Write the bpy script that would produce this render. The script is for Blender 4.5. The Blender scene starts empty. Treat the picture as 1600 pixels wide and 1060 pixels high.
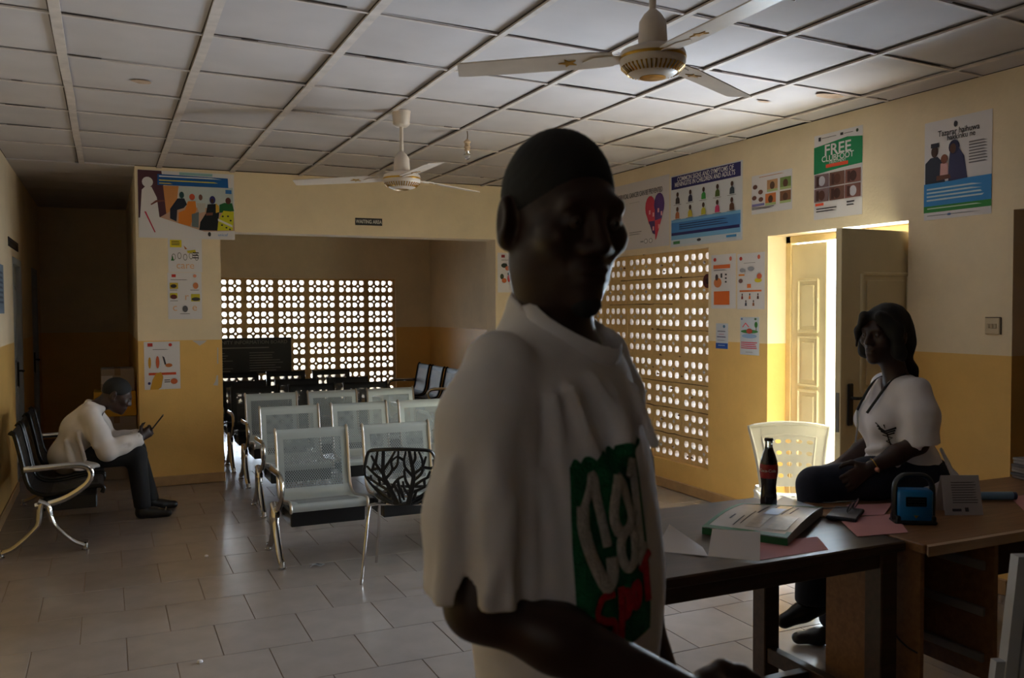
import bpy, math, random
import numpy as np
from mathutils import Vector, Matrix
from mathutils.bvhtree import BVHTree
random.seed(7)
SC = bpy.context.scene
COL = SC.collection
# ------------------------------------------------------------------ camera
F_PX, YAW, PITCH, ROLL, CAM_Z = 1385.0, .4283, -.0350, -.0055, 1.5
fw = Vector((math.sin(YAW)*math.cos(PITCH), math.cos(YAW)*math.cos(PITCH), math.sin(PITCH)))
rt0 = Vector((math.cos(YAW), -math.sin(YAW), 0)); up0 = rt0.cross(fw)
rt = rt0*math.cos(ROLL) + up0*math.sin(ROLL); up = -rt0*math.sin(ROLL) + up0*math.cos(ROLL)
cam = bpy.data.cameras.new('camera'); cam_o = bpy.data.objects.new('camera', cam); COL.objects.link(cam_o)
cam.sensor_width = 36.0; cam.lens = 36.0*F_PX/1600.0; cam.clip_start = .05; cam.clip_end = 200
cam_o.matrix_world = Matrix(((rt.x, up.x, -fw.x, 0), (rt.y, up.y, -fw.y, 0), (rt.z, up.z, -fw.z, CAM_Z), (0, 0, 0, 1)))
cam.dof.use_dof = True; cam.dof.focus_distance = 6.0; cam.dof.aperture_fstop = 7.1
SC.camera = cam_o
# ------------------------------------------------------------------ world, daylight, exposure
wd = bpy.data.worlds.new('world'); SC.world = wd; wd.use_nodes = True
bg = wd.node_tree.nodes['Background']; bg.inputs[0].default_value = (.93, .97, 1, 1); bg.inputs[1].default_value = 6.0
def area(name, loc, direction, sx, sy, power, col=(.67, .835, 1)):
    l = bpy.data.lights.new(name, 'AREA'); l.shape = 'RECTANGLE'; l.size = sx; l.size_y = sy; l.energy = power; l.color = col
    o = bpy.data.objects.new(name, l); COL.objects.link(o); o.location = loc
    o.rotation_euler = Vector(direction).to_track_quat('-Z', 'Y').to_euler(); return o
area('daylight_door', (5.7, 5.1, 1.45), (-1, -.3, -.16), 2.2, 2.2, 800)
area('daylight_ground', (5.3, 4.3, .15), (-1, 0, .55), 1.6, .9, 135)
area('daylight_vent_side', (5.9, 7.2, 1.25), (-1, -.15, -.02), 2.6, 2.4, 330)
area('daylight_vent_back', (2.3, 12.95, .9), (0, -1, .2), 3.0, 1.8, 260)
SC.view_settings.view_transform = 'Standard'; SC.view_settings.look = 'None'
SC.view_settings.exposure = 0.12; SC.view_settings.gamma = 1.0; SC.view_settings.use_curve_mapping = False
SC.cycles.max_bounces = 10; SC.cycles.diffuse_bounces = 7; SC.cycles.glossy_bounces = 4; SC.cycles.transparent_max_bounces = 12
SC.cycles.sample_clamp_indirect = 6.0; SC.cycles.caustics_reflective = False; SC.cycles.caustics_refractive = False
# ------------------------------------------------------------------ helpers
XR, YP, ZC, ZD, XL, ZB = 4.195, 8.05, 2.70, 1.24, -.70, 2.175     # right wall, cross wall, ceiling, dado, left wall, beam underside
YB, YF, TH = 12.0, -1.9, .23                                      # alcove back wall, wall behind the camera, wall thickness
def lin(c):
    return tuple((x/255/12.92 if x/255 <= .04045 else ((x/255+.055)/1.055)**2.4) for x in c)
MATS = {}
def mat(name, rgb, rough=.6, metal=0., var=.0, scale=8., bump=.0, bscale=40., spec=.5, emit=None, alpha=None, trans=0., coat=0., rnd=0.):
    if name in MATS: return MATS[name]
    m = bpy.data.materials.new(name); m.use_nodes = True; nt = m.node_tree; b = nt.nodes['Principled BSDF']
    c = lin(rgb); b.inputs['Base Color'].default_value = (*c, 1); b.inputs['Roughness'].default_value = rough
    b.inputs['Metallic'].default_value = metal; b.inputs['Specular IOR Level'].default_value = spec
    b.inputs['Transmission Weight'].default_value = trans; b.inputs['Coat Weight'].default_value = coat
    if var or bump or rnd:
        tc = nt.nodes.new('ShaderNodeTexCoord')
    if var:
        n = nt.nodes.new('ShaderNodeTexNoise'); n.inputs['Scale'].default_value = scale; n.inputs['Detail'].default_value = 6
        nt.links.new(tc.outputs['Object'], n.inputs['Vector'])
        r = nt.nodes.new('ShaderNodeMapRange'); r.inputs[1].default_value = .3; r.inputs[2].default_value = .7
        r.inputs[3].default_value = 1-var; r.inputs[4].default_value = 1+var; nt.links.new(n.outputs[0], r.inputs[0])
        x = nt.nodes.new('ShaderNodeMix'); x.data_type = 'RGBA'; x.blend_type = 'MULTIPLY'; x.inputs[0].default_value = 1
        x.inputs[6].default_value = (*c, 1); nt.links.new(r.outputs[0], x.inputs[7]); last = x.outputs[2]
        if rnd:
            oi = nt.nodes.new('ShaderNodeObjectInfo'); r2 = nt.nodes.new('ShaderNodeMapRange'); r2.inputs[3].default_value = 1-rnd; r2.inputs[4].default_value = 1+rnd
            nt.links.new(oi.outputs['Random'], r2.inputs[0]); x2 = nt.nodes.new('ShaderNodeMix'); x2.data_type = 'RGBA'; x2.blend_type = 'MULTIPLY'; x2.inputs[0].default_value = 1
            nt.links.new(last, x2.inputs[6]); nt.links.new(r2.outputs[0], x2.inputs[7]); last = x2.outputs[2]
        nt.links.new(last, b.inputs['Base Color'])
    if bump:
        n2 = nt.nodes.new('ShaderNodeTexNoise'); n2.inputs['Scale'].default_value = bscale; n2.inputs['Detail'].default_value = 4
        nt.links.new(tc.outputs['Object'], n2.inputs['Vector'])
        bp = nt.nodes.new('ShaderNodeBump'); bp.inputs['Strength'].default_value = bump; bp.inputs['Distance'].default_value = .01
        nt.links.new(n2.outputs[0], bp.inputs['Height']); nt.links.new(bp.outputs[0], b.inputs['Normal'])
    if emit: b.inputs['Emission Color'].default_value = (*lin(emit[0]), 1); b.inputs['Emission Strength'].default_value = emit[1]
    MATS[name] = m; return m
def wall_mat(name, upper, lower, zd):
    m = mat(name, upper, .75, 0, .0, bump=.12, bscale=60, spec=.25); nt = m.node_tree; b = nt.nodes['Principled BSDF']
    g = nt.nodes.new('ShaderNodeNewGeometry'); s = nt.nodes.new('ShaderNodeSeparateXYZ'); nt.links.new(g.outputs['Position'], s.inputs[0])
    c = nt.nodes.new('ShaderNodeMath'); c.operation = 'GREATER_THAN'; c.inputs[1].default_value = zd; nt.links.new(s.outputs[2], c.inputs[0])
    x = nt.nodes.new('ShaderNodeMix'); x.data_type = 'RGBA'; x.inputs[6].default_value = (*lin(lower), 1); x.inputs[7].default_value = (*lin(upper), 1)
    nt.links.new(c.outputs[0], x.inputs[0])
    n = nt.nodes.new('ShaderNodeTexNoise'); n.inputs['Scale'].default_value = 1.7; n.inputs['Detail'].default_value = 9; n.inputs['Roughness'].default_value = .65
    nt.links.new(g.outputs['Position'], n.inputs['Vector'])
    r = nt.nodes.new('ShaderNodeMapRange'); r.inputs[1].default_value = .3; r.inputs[2].default_value = .7; r.inputs[3].default_value = .9; r.inputs[4].default_value = 1.08
    nt.links.new(n.outputs[0], r.inputs[0])
    y = nt.nodes.new('ShaderNodeMix'); y.data_type = 'RGBA'; y.blend_type = 'MULTIPLY'; y.inputs[0].default_value = 1
    nt.links.new(x.outputs[2], y.inputs[6]); nt.links.new(r.outputs[0], y.inputs[7]); nt.links.new(y.outputs[2], b.inputs['Base Color'])
    # gloss paint below the dado line
    q = nt.nodes.new('ShaderNodeMapRange'); q.inputs[3].default_value = .45; q.inputs[4].default_value = .8; nt.links.new(c.outputs[0], q.inputs[0]); nt.links.new(q.outputs[0], b.inputs['Roughness'])
    return m
class MB:
    def __init__(s): s.v = []; s.f = []
    def add(s, v, f):
        o = len(s.v); s.v += [tuple(p) for p in v]; s.f += [tuple(i+o for i in q) for q in f]; return s
    def box(s, a, b):
        x0, y0, z0 = a; x1, y1, z1 = b
        return s.add([(x0,y0,z0),(x1,y0,z0),(x1,y1,z0),(x0,y1,z0),(x0,y0,z1),(x1,y0,z1),(x1,y1,z1),(x0,y1,z1)],
                     [(0,3,2,1),(4,5,6,7),(0,1,5,4),(1,2,6,5),(2,3,7,6),(3,0,4,7)])
    def cbox(s, a, b, c=.004):
        """box with chamfered edges"""
        (x0,y0,z0),(x1,y1,z1) = a, b; c = min(c, (x1-x0)*.45, (y1-y0)*.45, (z1-z0)*.45)
        V = []; idx = {}
        for i, X in enumerate((x0, x1)):
            for j, Y in enumerate((y0, y1)):
                for k, Z in enumerate((z0, z1)):
                    dx, dy, dz = (c if i == 0 else -c), (c if j == 0 else -c), (c if k == 0 else -c)
                    for ax, p in (('x', (X, Y+dy, Z+dz)), ('y', (X+dx, Y, Z+dz)), ('z', (X+dx, Y+dy, Z))):
                        idx[(i, j, k, ax)] = len(V); V.append(p)
        I = lambda i, j, k, a: idx[(i, j, k, a)]
        Fs = []
        for i in (0, 1):
            q = [I(i,0,0,'x'), I(i,1,0,'x'), I(i,1,1,'x'), I(i,0,1,'x')]; Fs.append(q if i else q[::-1])
            q = [I(0,i,0,'y'), I(0,i,1,'y'), I(1,i,1,'y'), I(1,i,0,'y')]; Fs.append(q if i else q[::-1])
            q = [I(0,0,i,'z'), I(1,0,i,'z'), I(1,1,i,'z'), I(0,1,i,'z')]; Fs.append(q if i else q[::-1])
        for i in (0, 1):
            for j in (0, 1):
                fl = (i == j)
                q = [I(i,j,0,'x'), I(i,j,0,'y'), I(i,j,1,'y'), I(i,j,1,'x')]; Fs.append(q[::-1] if fl else q)
                q = [I(i,0,j,'x'), I(i,0,j,'z'), I(i,1,j,'z'), I(i,1,j,'x')]; Fs.append(q if fl else q[::-1])
                q = [I(0,i,j,'y'), I(0,i,j,'z'), I(1,i,j,'z'), I(1,i,j,'y')]; Fs.append(q[::-1] if fl else q)
                for k in (0, 1):
                    q = [I(i,j,k,'x'), I(i,j,k,'y'), I(i,j,k,'z')]; Fs.append(q if (i+j+k) % 2 else q[::-1])
        return s.add(V, Fs)
    def tube(s, pts, r, n=8, flat=None, caps=True, upv=(0, 0, 1)):
        """swept tube; r number or list; flat=(a,b) ellipse factors"""
        pts = [Vector(p) for p in pts]; m = len(pts); rs = r if isinstance(r, (list, tuple)) else [r]*m
        fa, fb = flat or (1, 1); V = []; prev = None
        for i, p in enumerate(pts):
            t = (pts[min(i+1, m-1)]-pts[max(i-1, 0)]); t = t.normalized() if t.length > 1e-9 else Vector((0, 0, 1))
            u = Vector(upv) if prev is None else prev
            u = u - t*u.dot(t)
            if u.length < 1e-4: u = t.orthogonal()
            u.normalize(); prev = u; w = t.cross(u)
            for k in range(n):
                a = 2*math.pi*k/n; V.append(p + u*(math.cos(a)*rs[i]*fa) + w*(math.sin(a)*rs[i]*fb))
        Fs = [(i*n+k, i*n+(k+1) % n, (i+1)*n+(k+1) % n, (i+1)*n+k) for i in range(m-1) for k in range(n)]
        if caps: Fs += [tuple(range(n))[::-1], tuple((m-1)*n+k for k in range(n))]
        return s.add(V, Fs)
    def lathe(s, prof, n=24, c=(0, 0, 0), sq=(1, 1)):
        """prof: (r, z) from bottom to top"""
        V = []; m = len(prof)
        for r, z in prof:
            for k in range(n):
                a = 2*math.pi*k/n; V.append((c[0]+r*math.cos(a)*sq[0], c[1]+r*math.sin(a)*sq[1], c[2]+z))
        Fs = [(i*n+k, i*n+(k+1) % n, (i+1)*n+(k+1) % n, (i+1)*n+k) for i in range(m-1) for k in range(n)]
        Fs += [tuple(range(n))[::-1], tuple((m-1)*n+k for k in range(n))]
        return s.add(V, Fs)
    def prism(s, poly, fn, h0=0., h1=.01):
        """polygon (2D ccw list) extruded; fn(x, y, h) -> 3D"""
        n = len(poly); V = [fn(x, y, h0) for x, y in poly] + [fn(x, y, h1) for x, y in poly]
        return s.add(V, [tuple(range(n))[::-1], tuple(range(n, 2*n))] + [(i, (i+1) % n, n+(i+1) % n, n+i) for i in range(n)])
    def sheet(s, nu, nv, fn, th=None, nrm=None):
        """grid fn(u,v) -> Vector, optionally thickened along nrm(u,v)"""
        V = [fn(i/nu, j/nv) for j in range(nv+1) for i in range(nu+1)]
        Q = [(j*(nu+1)+i, j*(nu+1)+i+1, (j+1)*(nu+1)+i+1, (j+1)*(nu+1)+i) for j in range(nv) for i in range(nu)]
        if th is None: return s.add(V, Q)
        N = len(V); V2 = [Vector(fn(i/nu, j/nv)) + Vector(nrm(i/nu, j/nv))*th for j in range(nv+1) for i in range(nu+1)]
        Fs = Q + [tuple(N+k for k in q[::-1]) for q in Q]
        rim = [i for i in range(nu+1)] + [j*(nu+1)+nu for j in range(1, nv+1)] + [nv*(nu+1)+i for i in range(nu-1, -1, -1)] + [j*(nu+1) for j in range(nv-1, 0, -1)]
        for a, b in zip(rim, rim[1:]+rim[:1]): Fs.append((b, a, N+a, N+b))
        return s.add(V+V2, Fs)
    def mesh(s, name, m, smooth=False):
        me = bpy.data.meshes.new(name); me.from_pydata([tuple(p) for p in s.v], [], s.f); me.materials.append(m)
        me.validate()
        import bmesh
        bm = bmesh.new(); bm.from_mesh(me); bmesh.ops.recalc_face_normals(bm, faces=bm.faces); bm.to_mesh(me); bm.free()
        if smooth:
            me.polygons.foreach_set('use_smooth', [True]*len(me.polygons))
            try: me.set_sharp_from_angle(angle=math.radians(45))
            except Exception: pass
        me.update(); return me
    def build(s, name, m, parent=None, smooth=False, loc=None):
        return obj(name, s.mesh(name, m, smooth), parent, loc)
def obj(name, me, parent=None, loc=None):
    o = bpy.data.objects.new(name, me); COL.objects.link(o)
    if parent is not None: o.parent = parent
    if loc is not None: o.location = loc
    return o
def thing(name, label, cat, loc=(0, 0, 0), rz=0., group=None):
    o = bpy.data.objects.new(name, None); COL.objects.link(o); o.location = loc; o.rotation_euler = (0, 0, rz); o.empty_display_size = .1
    return tag(o, label, cat, group)
def tag(o, label, cat, group=None):
    o['label'] = label; o['category'] = cat
    if group: o['group'] = group
    return o
def struct(o): o['kind'] = 'structure'; return o
def copy_tree(o, parent=None):
    c = o.copy(); COL.objects.link(c)
    if parent is not None: c.parent = parent
    for ch in list(o.children): copy_tree(ch, c)
    return c
def smoothpath(pts, n=6):
    """Catmull-Rom through pts"""
    P = [Vector(p) for p in pts]; P = [P[0]*2-P[1]] + P + [P[-1]*2-P[-2]]; out = []
    for i in range(1, len(P)-2):
        a, b, c, d = P[i-1:i+3]
        for k in range(n):
            t = k/n; out.append(.5*((2*b)+(c-a)*t+(2*a-5*b+4*c-d)*t*t+(3*b-a-3*c+d)*t**3))
    return out + [P[-2]]
_TXT = {}
def text_mesh(body, size, m, align='CENTER', bold=.0, xs=1.0, extr=.0004, name='lettering'):
    key = (body, size, m.name, align, bold, xs)
    if key in _TXT: return _TXT[key]
    cu = bpy.data.curves.new('lettering', 'FONT'); cu.body = body; cu.size = size; cu.align_x = align; cu.align_y = 'CENTER'
    cu.extrude = extr; cu.offset = bold*size; cu.resolution_u = 3
    o = bpy.data.objects.new('tmp', cu); COL.objects.link(o); dg = bpy.context.evaluated_depsgraph_get()
    me = bpy.data.meshes.new_from_object(o.evaluated_get(dg)); bpy.data.objects.remove(o); bpy.data.curves.remove(cu)
    if xs != 1.0:
        for v in me.vertices: v.co.x *= xs
    me.materials.clear(); me.materials.append(m); me.name = name; _TXT[key] = me; return me
# ------------------------------------------------------------------ the building
M_WALL = wall_mat('painted wall', (235, 217, 187), (233, 189, 114), ZD)
M_WHITE = mat('ceiling board', (198, 192, 193), .85, var=.06, scale=3.0, rnd=.03, spec=.2)
M_BATTEN = mat('ceiling batten', (208, 198, 192), .7, var=.12, scale=14)
M_GAP = mat('dusty ceiling void', (78, 66, 60), .9)
M_TILE = mat('floor tile', (146, 136, 131), .22, var=.07, scale=7, rnd=.05, spec=.5)
M_GROUT = mat('floor grout', (120, 98, 80), .8, var=.1)
M_SKIRT = mat('skirting', (176, 140, 98), .45, var=.12, scale=12)
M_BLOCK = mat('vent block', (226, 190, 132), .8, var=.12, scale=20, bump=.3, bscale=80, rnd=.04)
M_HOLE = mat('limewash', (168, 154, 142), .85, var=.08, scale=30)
M_SAND = mat('sandy ground', (214, 196, 166), .95, var=.15, scale=1.2)
M_MORTAR = mat('crumbled mortar', (98, 66, 36), .95, var=.2, scale=60)
# floor slab and tiles
fl = struct(MB().box((XL-.5, YF-.3, -.12), (XR+.5, YB+.3, -.004)).build('floor', M_GROUT))
TW, TL_ = .382, .406
tile = MB().cbox((-TW/2+.0016, -TL_/2+.0016, -.02), (TW/2-.0016, TL_/2-.0016, 0), .0014).mesh('floor_tile', M_TILE)
rest = MB(); ntile = 0
for r in range(-17, 20):
    yc = 3.975 + TL_*(r+.5)
    off = .433 if r % 2 == 0 else .624
    for k in range(-5, 12):
        xc = off + TW*(k+.5)
        if xc+TW/2 < XL-.02 or xc-TW/2 > XR+.1: continue
        near = 1.2 < yc < 9.6 and (yc < YP or xc > .6) and (xc*.91-yc*.415)/(xc*.415+yc*.909) > -.72
        if near and ntile < 296:
            obj('floor_tile', tile, fl, (xc, yc, 0)); ntile += 1
        else:
            rest.box((xc-TW/2+.0016, yc-TL_/2+.0016, -.02), (xc+TW/2-.0016, yc+TL_/2-.0016, 0))
rs = rest.build('floor_tiles_beyond', M_TILE, fl); rs['kind'] = 'stuff'
# walls ------------------------------------------------------------------------------------
VY0, VY1, VZ0, VZ1 = 5.56, 7.61, .235, 1.955          # vent opening in the right wall
DY0, DY1, DZ = 3.70, 4.89, 1.99                       # double door opening
EY0, EY1 = 2.10, 3.05                                 # doorway at the frame edge
T = .26
wr = MB()
def wbox(y0, y1, z0, z1): wr.box((XR, y0, z0), (XR+T, y1, z1))
wbox(YF, EY0, 0, ZC); wbox(EY0, EY1, 1.985, ZC); wbox(EY1, DY0, 0, ZC); wbox(DY0, DY1, DZ, ZC); wbox(DY1, VY0, 0, ZC)
wbox(VY0, VY1, 0, VZ0); wbox(VY0, VY1, VZ1, ZC); wbox(VY1, YB+TH, 0, ZC)
wall_right = struct(wr.build('wall_right', M_WALL))
wl = MB(); LD = [(8.35, 9.2, 1.95), (10.35, 11.2, 1.95)]       # two doors off the corridor
LW0, LW1, LZ0, LZ1 = -.55, -.10, 1.35, 1.80                  # small unseen window, added to light the nearest man's shirt
wl.box((XL-TH, YF, 0), (XL, LW0, ZC)); wl.box((XL-TH, LW0, 0), (XL, LW1, LZ0)); wl.box((XL-TH, LW0, LZ1), (XL, LW1, ZC))
ys = LW1
for a, b, z in LD:
    wl.box((XL-TH, ys, 0), (XL, a, ZC)); wl.box((XL-TH, a, z), (XL, b, ZC)); ys = b
wl.box((XL-TH, ys, 0), (XL, YB, ZC))
wall_left = struct(wl.build('wall_left', M_WALL))
w1 = bpy.data.objects.new('added_window_1', None); COL.objects.link(w1); struct(w1); w1.location = (XL-.12, LW0, LZ0)
M_WF = mat('added window frame paint', (200, 192, 180), .5); ww, wh = LW1-LW0, LZ1-LZ0
for a, c in (((0, 0), (.04, wh)), ((ww-.04, 0), (ww, wh)), ((.04, 0), (ww-.04, .04)), ((.04, wh-.04), (ww-.04, wh)), ((ww/2-.02, .04), (ww/2+.02, wh-.04))): MB().cbox((-.02, a[0], a[1]), (.02, c[0], c[1]), .003).build('added_window_frame', M_WF, w1)
for k in range(4): MB().tube([(.03, .04, .04+(wh-.08)*(k+1)/5), (.03, ww-.04, .04+(wh-.08)*(k+1)/5)], .006, 6).build('window_bar', M_WF, w1)  # bars of the added, unseen window
PX0, PX1, PX2 = .232, .905, 3.50
wc = MB().box((PX0, YP, 0), (PX1, YP+TH, ZC)).box((PX1, YP, ZB), (PX2, YP+TH, ZC)).box((PX2, YP, 0), (XR, YP+TH, ZC))
wall_cross = struct(wc.build('wall_centre', M_WALL))
struct(MB().box((PX0, YP+TH, 0), (PX0+.14, YB, ZC)).build('wall_corridor', M_WALL))
BX0, BX1, BZ0, BZ1 = .82, 3.69, .235, 1.915            # vent opening in the alcove back wall
wb = MB().box((XL-TH, YB, 0), (BX0, YB+T, ZC)).box((BX0, YB, 0), (BX1, YB+T, BZ0)).box((BX0, YB, BZ1), (BX1, YB+T, ZC)).box((BX1, YB, 0), (XR+T, YB+T, ZC))
wall_back = struct(wb.build('wall_back', M_WALL))
struct(MB().box((XL-TH, YF-TH, 0), (XR+T, YF, ZC)).build('wall_front', mat('light-absorbing partition', (72, 70, 70), .7, var=.1, scale=4)))  # unseen wall, set close and coloured dark to absorb bounced light
struct(MB().box((XL-TH, 11.6, 0), (PX0, 11.75, ZC)).build('wall_corridor_end', M_WALL))
# skirting (baseboards)
def skirt(name, segs, h=.085):
    m = MB()
    for a, b in segs: m.cbox(a + (0,), b + (h,), .006)
    struct(m.build(name, M_SKIRT))
skirt('baseboard_right', [((XR-.014, YF), (XR, EY0)), ((XR-.014, EY1), (XR, DY0)), ((XR-.014, DY1), (XR, YP))])
skirt('baseboard_alcove', [((XR-.014, YP+TH), (XR, YB))])
skirt('baseboard_left', [((XL, YF), (XL+.014, LD[0][0])), ((XL, LD[0][1]), (XL+.014, LD[1][0]))])
skirt('baseboard_pier', [((PX0-.012, YP-.014), (PX1+.012, YP))])
skirt('baseboard_centre', [((PX2-.012, YP-.014), (XR-.014, YP))])
skirt('baseboard_back', [((PX0+.14, YB-.014), (XR-.014, YB))])
# perforated vent blocks --------------------------------------------------------------------
def block_mesh(bw, bh, th, hx=.0295, hz=.028):
    """8 petal holes in two clusters of four round a small diamond"""
    mb = MB(); mx, mz = .018, .012; cw, ch = (bw-2*mx)/4, (bh-2*mz)/2; cut = .019
    for i in range(4):
        for j in range(2):
            x0, z0 = -bw/2+mx+i*cw, -bh/2+mz+j*ch; cx, cz = x0+cw/2, z0+ch/2
            sx = 1 if i % 2 == 0 else -1; sz = 1 if j == 0 else -1          # corner that faces the diamond
            A, B = cw/2, ch/2
            out = [(sx*(A-cut), sz*B), (0, sz*B), (-sx*A, sz*B), (-sx*A, 0), (-sx*A, -sz*B), (0, -sz*B), (sx*A, -sz*B), (sx*A, 0), (sx*A, sz*(B-cut)), ]
            out = out + [((out[0][0]+out[8][0])/2, (out[0][1]+out[8][1])/2)]
            hole = []
            for x, z in out:
                a = math.atan2(z, x); d = math.cos(a)*sx*.7071+math.sin(a)*sz*.7071
                n = 3.2; rr = 1/((abs(math.cos(a))/hx)**n + (abs(math.sin(a))/hz)**n)**(1/n)
                if d > .55: rr *= 1-.22*(d-.55)/.45
                hole.append((math.cos(a)*rr, math.sin(a)*rr))
            n = len(out); V = []
            for y in (0, th):
                V += [(cx+x, y, cz+z) for x, z in out] + [(cx+x, y, cz+z) for x, z in hole]
            Fs = []
            for k in range(n):
                q = (k+1) % n
                Fs += [(k, q, n+q, n+k), (2*n+q, 2*n+k, 3*n+k, 3*n+q), (n+k, n+q, 3*n+q, 3*n+k)]
            for k in (8, 9): q = (k+1) % n; Fs.append((k, 2*n+k, 2*n+q, q))
            mb.add(V, Fs)
    a, b = bw/2, bh/2
    for lo, hi in (((-a, -b), (a, -b+mz)), ((-a, b-mz), (a, b)), ((-a, -b+mz), (-a+mx, b-mz)), ((a-mx, -b+mz), (a, b-mz))):
        mb.box((lo[0], 0, lo[1]), (hi[0], th, hi[1]))
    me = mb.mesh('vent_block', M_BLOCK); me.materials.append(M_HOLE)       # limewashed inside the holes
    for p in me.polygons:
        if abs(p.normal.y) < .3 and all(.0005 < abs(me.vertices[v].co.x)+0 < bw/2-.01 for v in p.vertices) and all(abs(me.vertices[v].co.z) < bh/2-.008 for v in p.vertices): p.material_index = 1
    return me
JT = .004
def vent_panel(parent, origin, ax, n_cols, n_rows, bw, bh, depth_dir, th, hx=.0295, hz=.028):
    me = block_mesh(bw-JT, bh-JT, th, hx, hz); ang = math.atan2(ax[1], ax[0])
    for i in range(n_cols):
        for j in range(n_rows):
            o = obj('vent_block', me, parent, (origin[0]+ax[0]*bw*(i+.5)+random.uniform(-.002, .002)*depth_dir[0], origin[1]+ax[1]*bw*(i+.5)+random.uniform(-.002, .002)*depth_dir[1], origin[2]+bh*(j+.5)))
            o.rotation_euler = (0, 0, ang)
# right wall: block face looks to -X; local +y (thickness) goes to +X, local +x runs along -Y
vent_panel(wall_right, (XR+.045, VY1, VZ0), (0, -1), 5, 8, (VY1-VY0)/5, (VZ1-VZ0)/8, (1, 0), .10)
def joints(parent, along, a0, a1, z0, z1, n_c, n_r, depth, th):
    """mortar in the joints between the blocks"""
    for j in range(1, n_r):
        z = z0+(z1-z0)*j/n_r; lo, hi = (a0, depth, z-.003), (a1, depth+th, z+.003)
        MB().box(*((lo, hi) if along == 'x' else ((lo[1], lo[0], lo[2]), (hi[1], hi[0], hi[2])))).build('mortar_joint', M_BLOCK, parent)
    for i in range(1, n_c):
        a = a0+(a1-a0)*i/n_c; lo, hi = (a-.003, depth, z0), (a+.003, depth+th, z1)
        MB().box(*((lo, hi) if along == 'x' else ((lo[1], lo[0], lo[2]), (hi[1], hi[0], hi[2])))).build('mortar_joint', M_BLOCK, parent)
joints(wall_right, 'y', VY0, VY1, VZ0, VZ1, 5, 8, XR+.049, .09); joints(wall_back, 'x', BX0, BX1, BZ0, BZ1, 7, 8, YB+.049, .075)
vent_panel(wall_back, (BX0, YB+.045, BZ0), (1, 0), 7, 8, (BX1-BX0)/7, (BZ1-BZ0)/8, (0, 1), .075, .0335, .0325)
# crumbled mortar plugs between the side-wall blocks
for k in range(46):
    y = random.uniform(VY0+.05, VY1-.2); j = random.randint(0, 15); z = VZ0+(VZ1-VZ0)/16*(j+.5+random.choice((-.5, 0, .5)))
    b = MB(); s = random.uniform(.008, .016)
    b.tube([(XR+.047, y-s, z), (XR+.04, y, z+s*.3), (XR+.047, y+s, z-.2*s)], [s*.25, s*.6, s*.25], 5)
    b.build('mortar_lump', M_MORTAR, wall_right)
for z, y0, y1 in ((VZ1-.215, 5.6, 6.9), (VZ1-.43, 6.1, 7.1), (VZ1-.645, 5.6, 6.3), (VZ0+.215, 5.7, 6.8), (VZ0+.43, 5.62, 6.6), (VZ0+.645, 5.6, 7.0)):
    p = [(XR+.044, y0+(y1-y0)*t/12, z+random.uniform(-.004, .004)) for t in range(13)]
    MB().tube(p, [random.uniform(.0015, .005) for _ in p], 5).build('mortar_crack', M_MORTAR, wall_right)
# ceiling -----------------------------------------------------------------------------------
ce = struct(MB().box((XL-.3, YF-.3, ZC+.012), (XR+T, YB+.4, ZC+.2)).build('ceiling', M_GAP))
gx = [XL] + [-.165+.588*k for k in range(8)] + [XR]
y0s = [.99+.61*k for k in range(5)] + [4.055, 4.70, 5.35, 5.99, 6.63, 7.26]
SL = .095
def yline(k, x):
    if k < 0: return YF
    if k >= len(y0s): return YP
    return min(y0s[k] + SL*(x+.15), YP)
for i in range(len(gx)-1):
    for k in range(-1, len(y0s)):
        xa, xb = gx[i]+.004, gx[i+1]-.004
        ya0, ya1, yb0, yb1 = yline(k, xa)+.004, yline(k, xb)+.004, yline(k+1, xa)-.004, yline(k+1, xb)-.004
        if yb0-ya0 < .05: continue
        sag = random.uniform(.0, .012) if yb0-ya0 < 1.2 else 0; lift = random.uniform(.0, .004); n = 4; tilt = random.uniform(-.004, .004)
        mb = MB()
        def P(u, v):
            x = xa+(xb-xa)*u; y = (ya0+(ya1-ya0)*u)*(1-v)+(yb0+(yb1-yb0)*u)*v
            return Vector((x, y, ZC+.004+lift-sag*16*u*(1-u)*v*(1-v)+tilt*(u-.5)))
        mb.sheet(n, n, P, .006, lambda u, v: (0, 0, 1)); mb.build('ceiling_panel', M_WHITE, ce, True)
for i, x in enumerate(gx[1:-1]):
    w = .021 if i in (0, 1, 2) else .014
    pts = [(x+random.uniform(-.004, .004), YF+(YP-YF)*t/16) for t in range(17)]
    mb = MB()
    for (xa, ya), (xb, yb) in zip(pts, pts[1:]):
        mb.add([(xa-w, ya, ZC), (xa+w, ya, ZC), (xb+w, yb, ZC), (xb-w, yb, ZC), (xa-w, ya, ZC-.009), (xa+w, ya, ZC-.009), (xb+w, yb, ZC-.009), (xb-w, yb, ZC-.009)],
               [(0,1,2,3), (7,6,5,4), (0,3,7,4), (1,5,6,2), (0,4,5,1), (3,2,6,7)])
    mb.build('ceiling_batten', M_BATTEN, ce)
    if i < 7:
        g = MB().box((x-w-.006, YF, ZC-.0005), (x-w-.001, YP, ZC+.003)); g.build('dusty_gap', M_GAP, ce)
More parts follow.
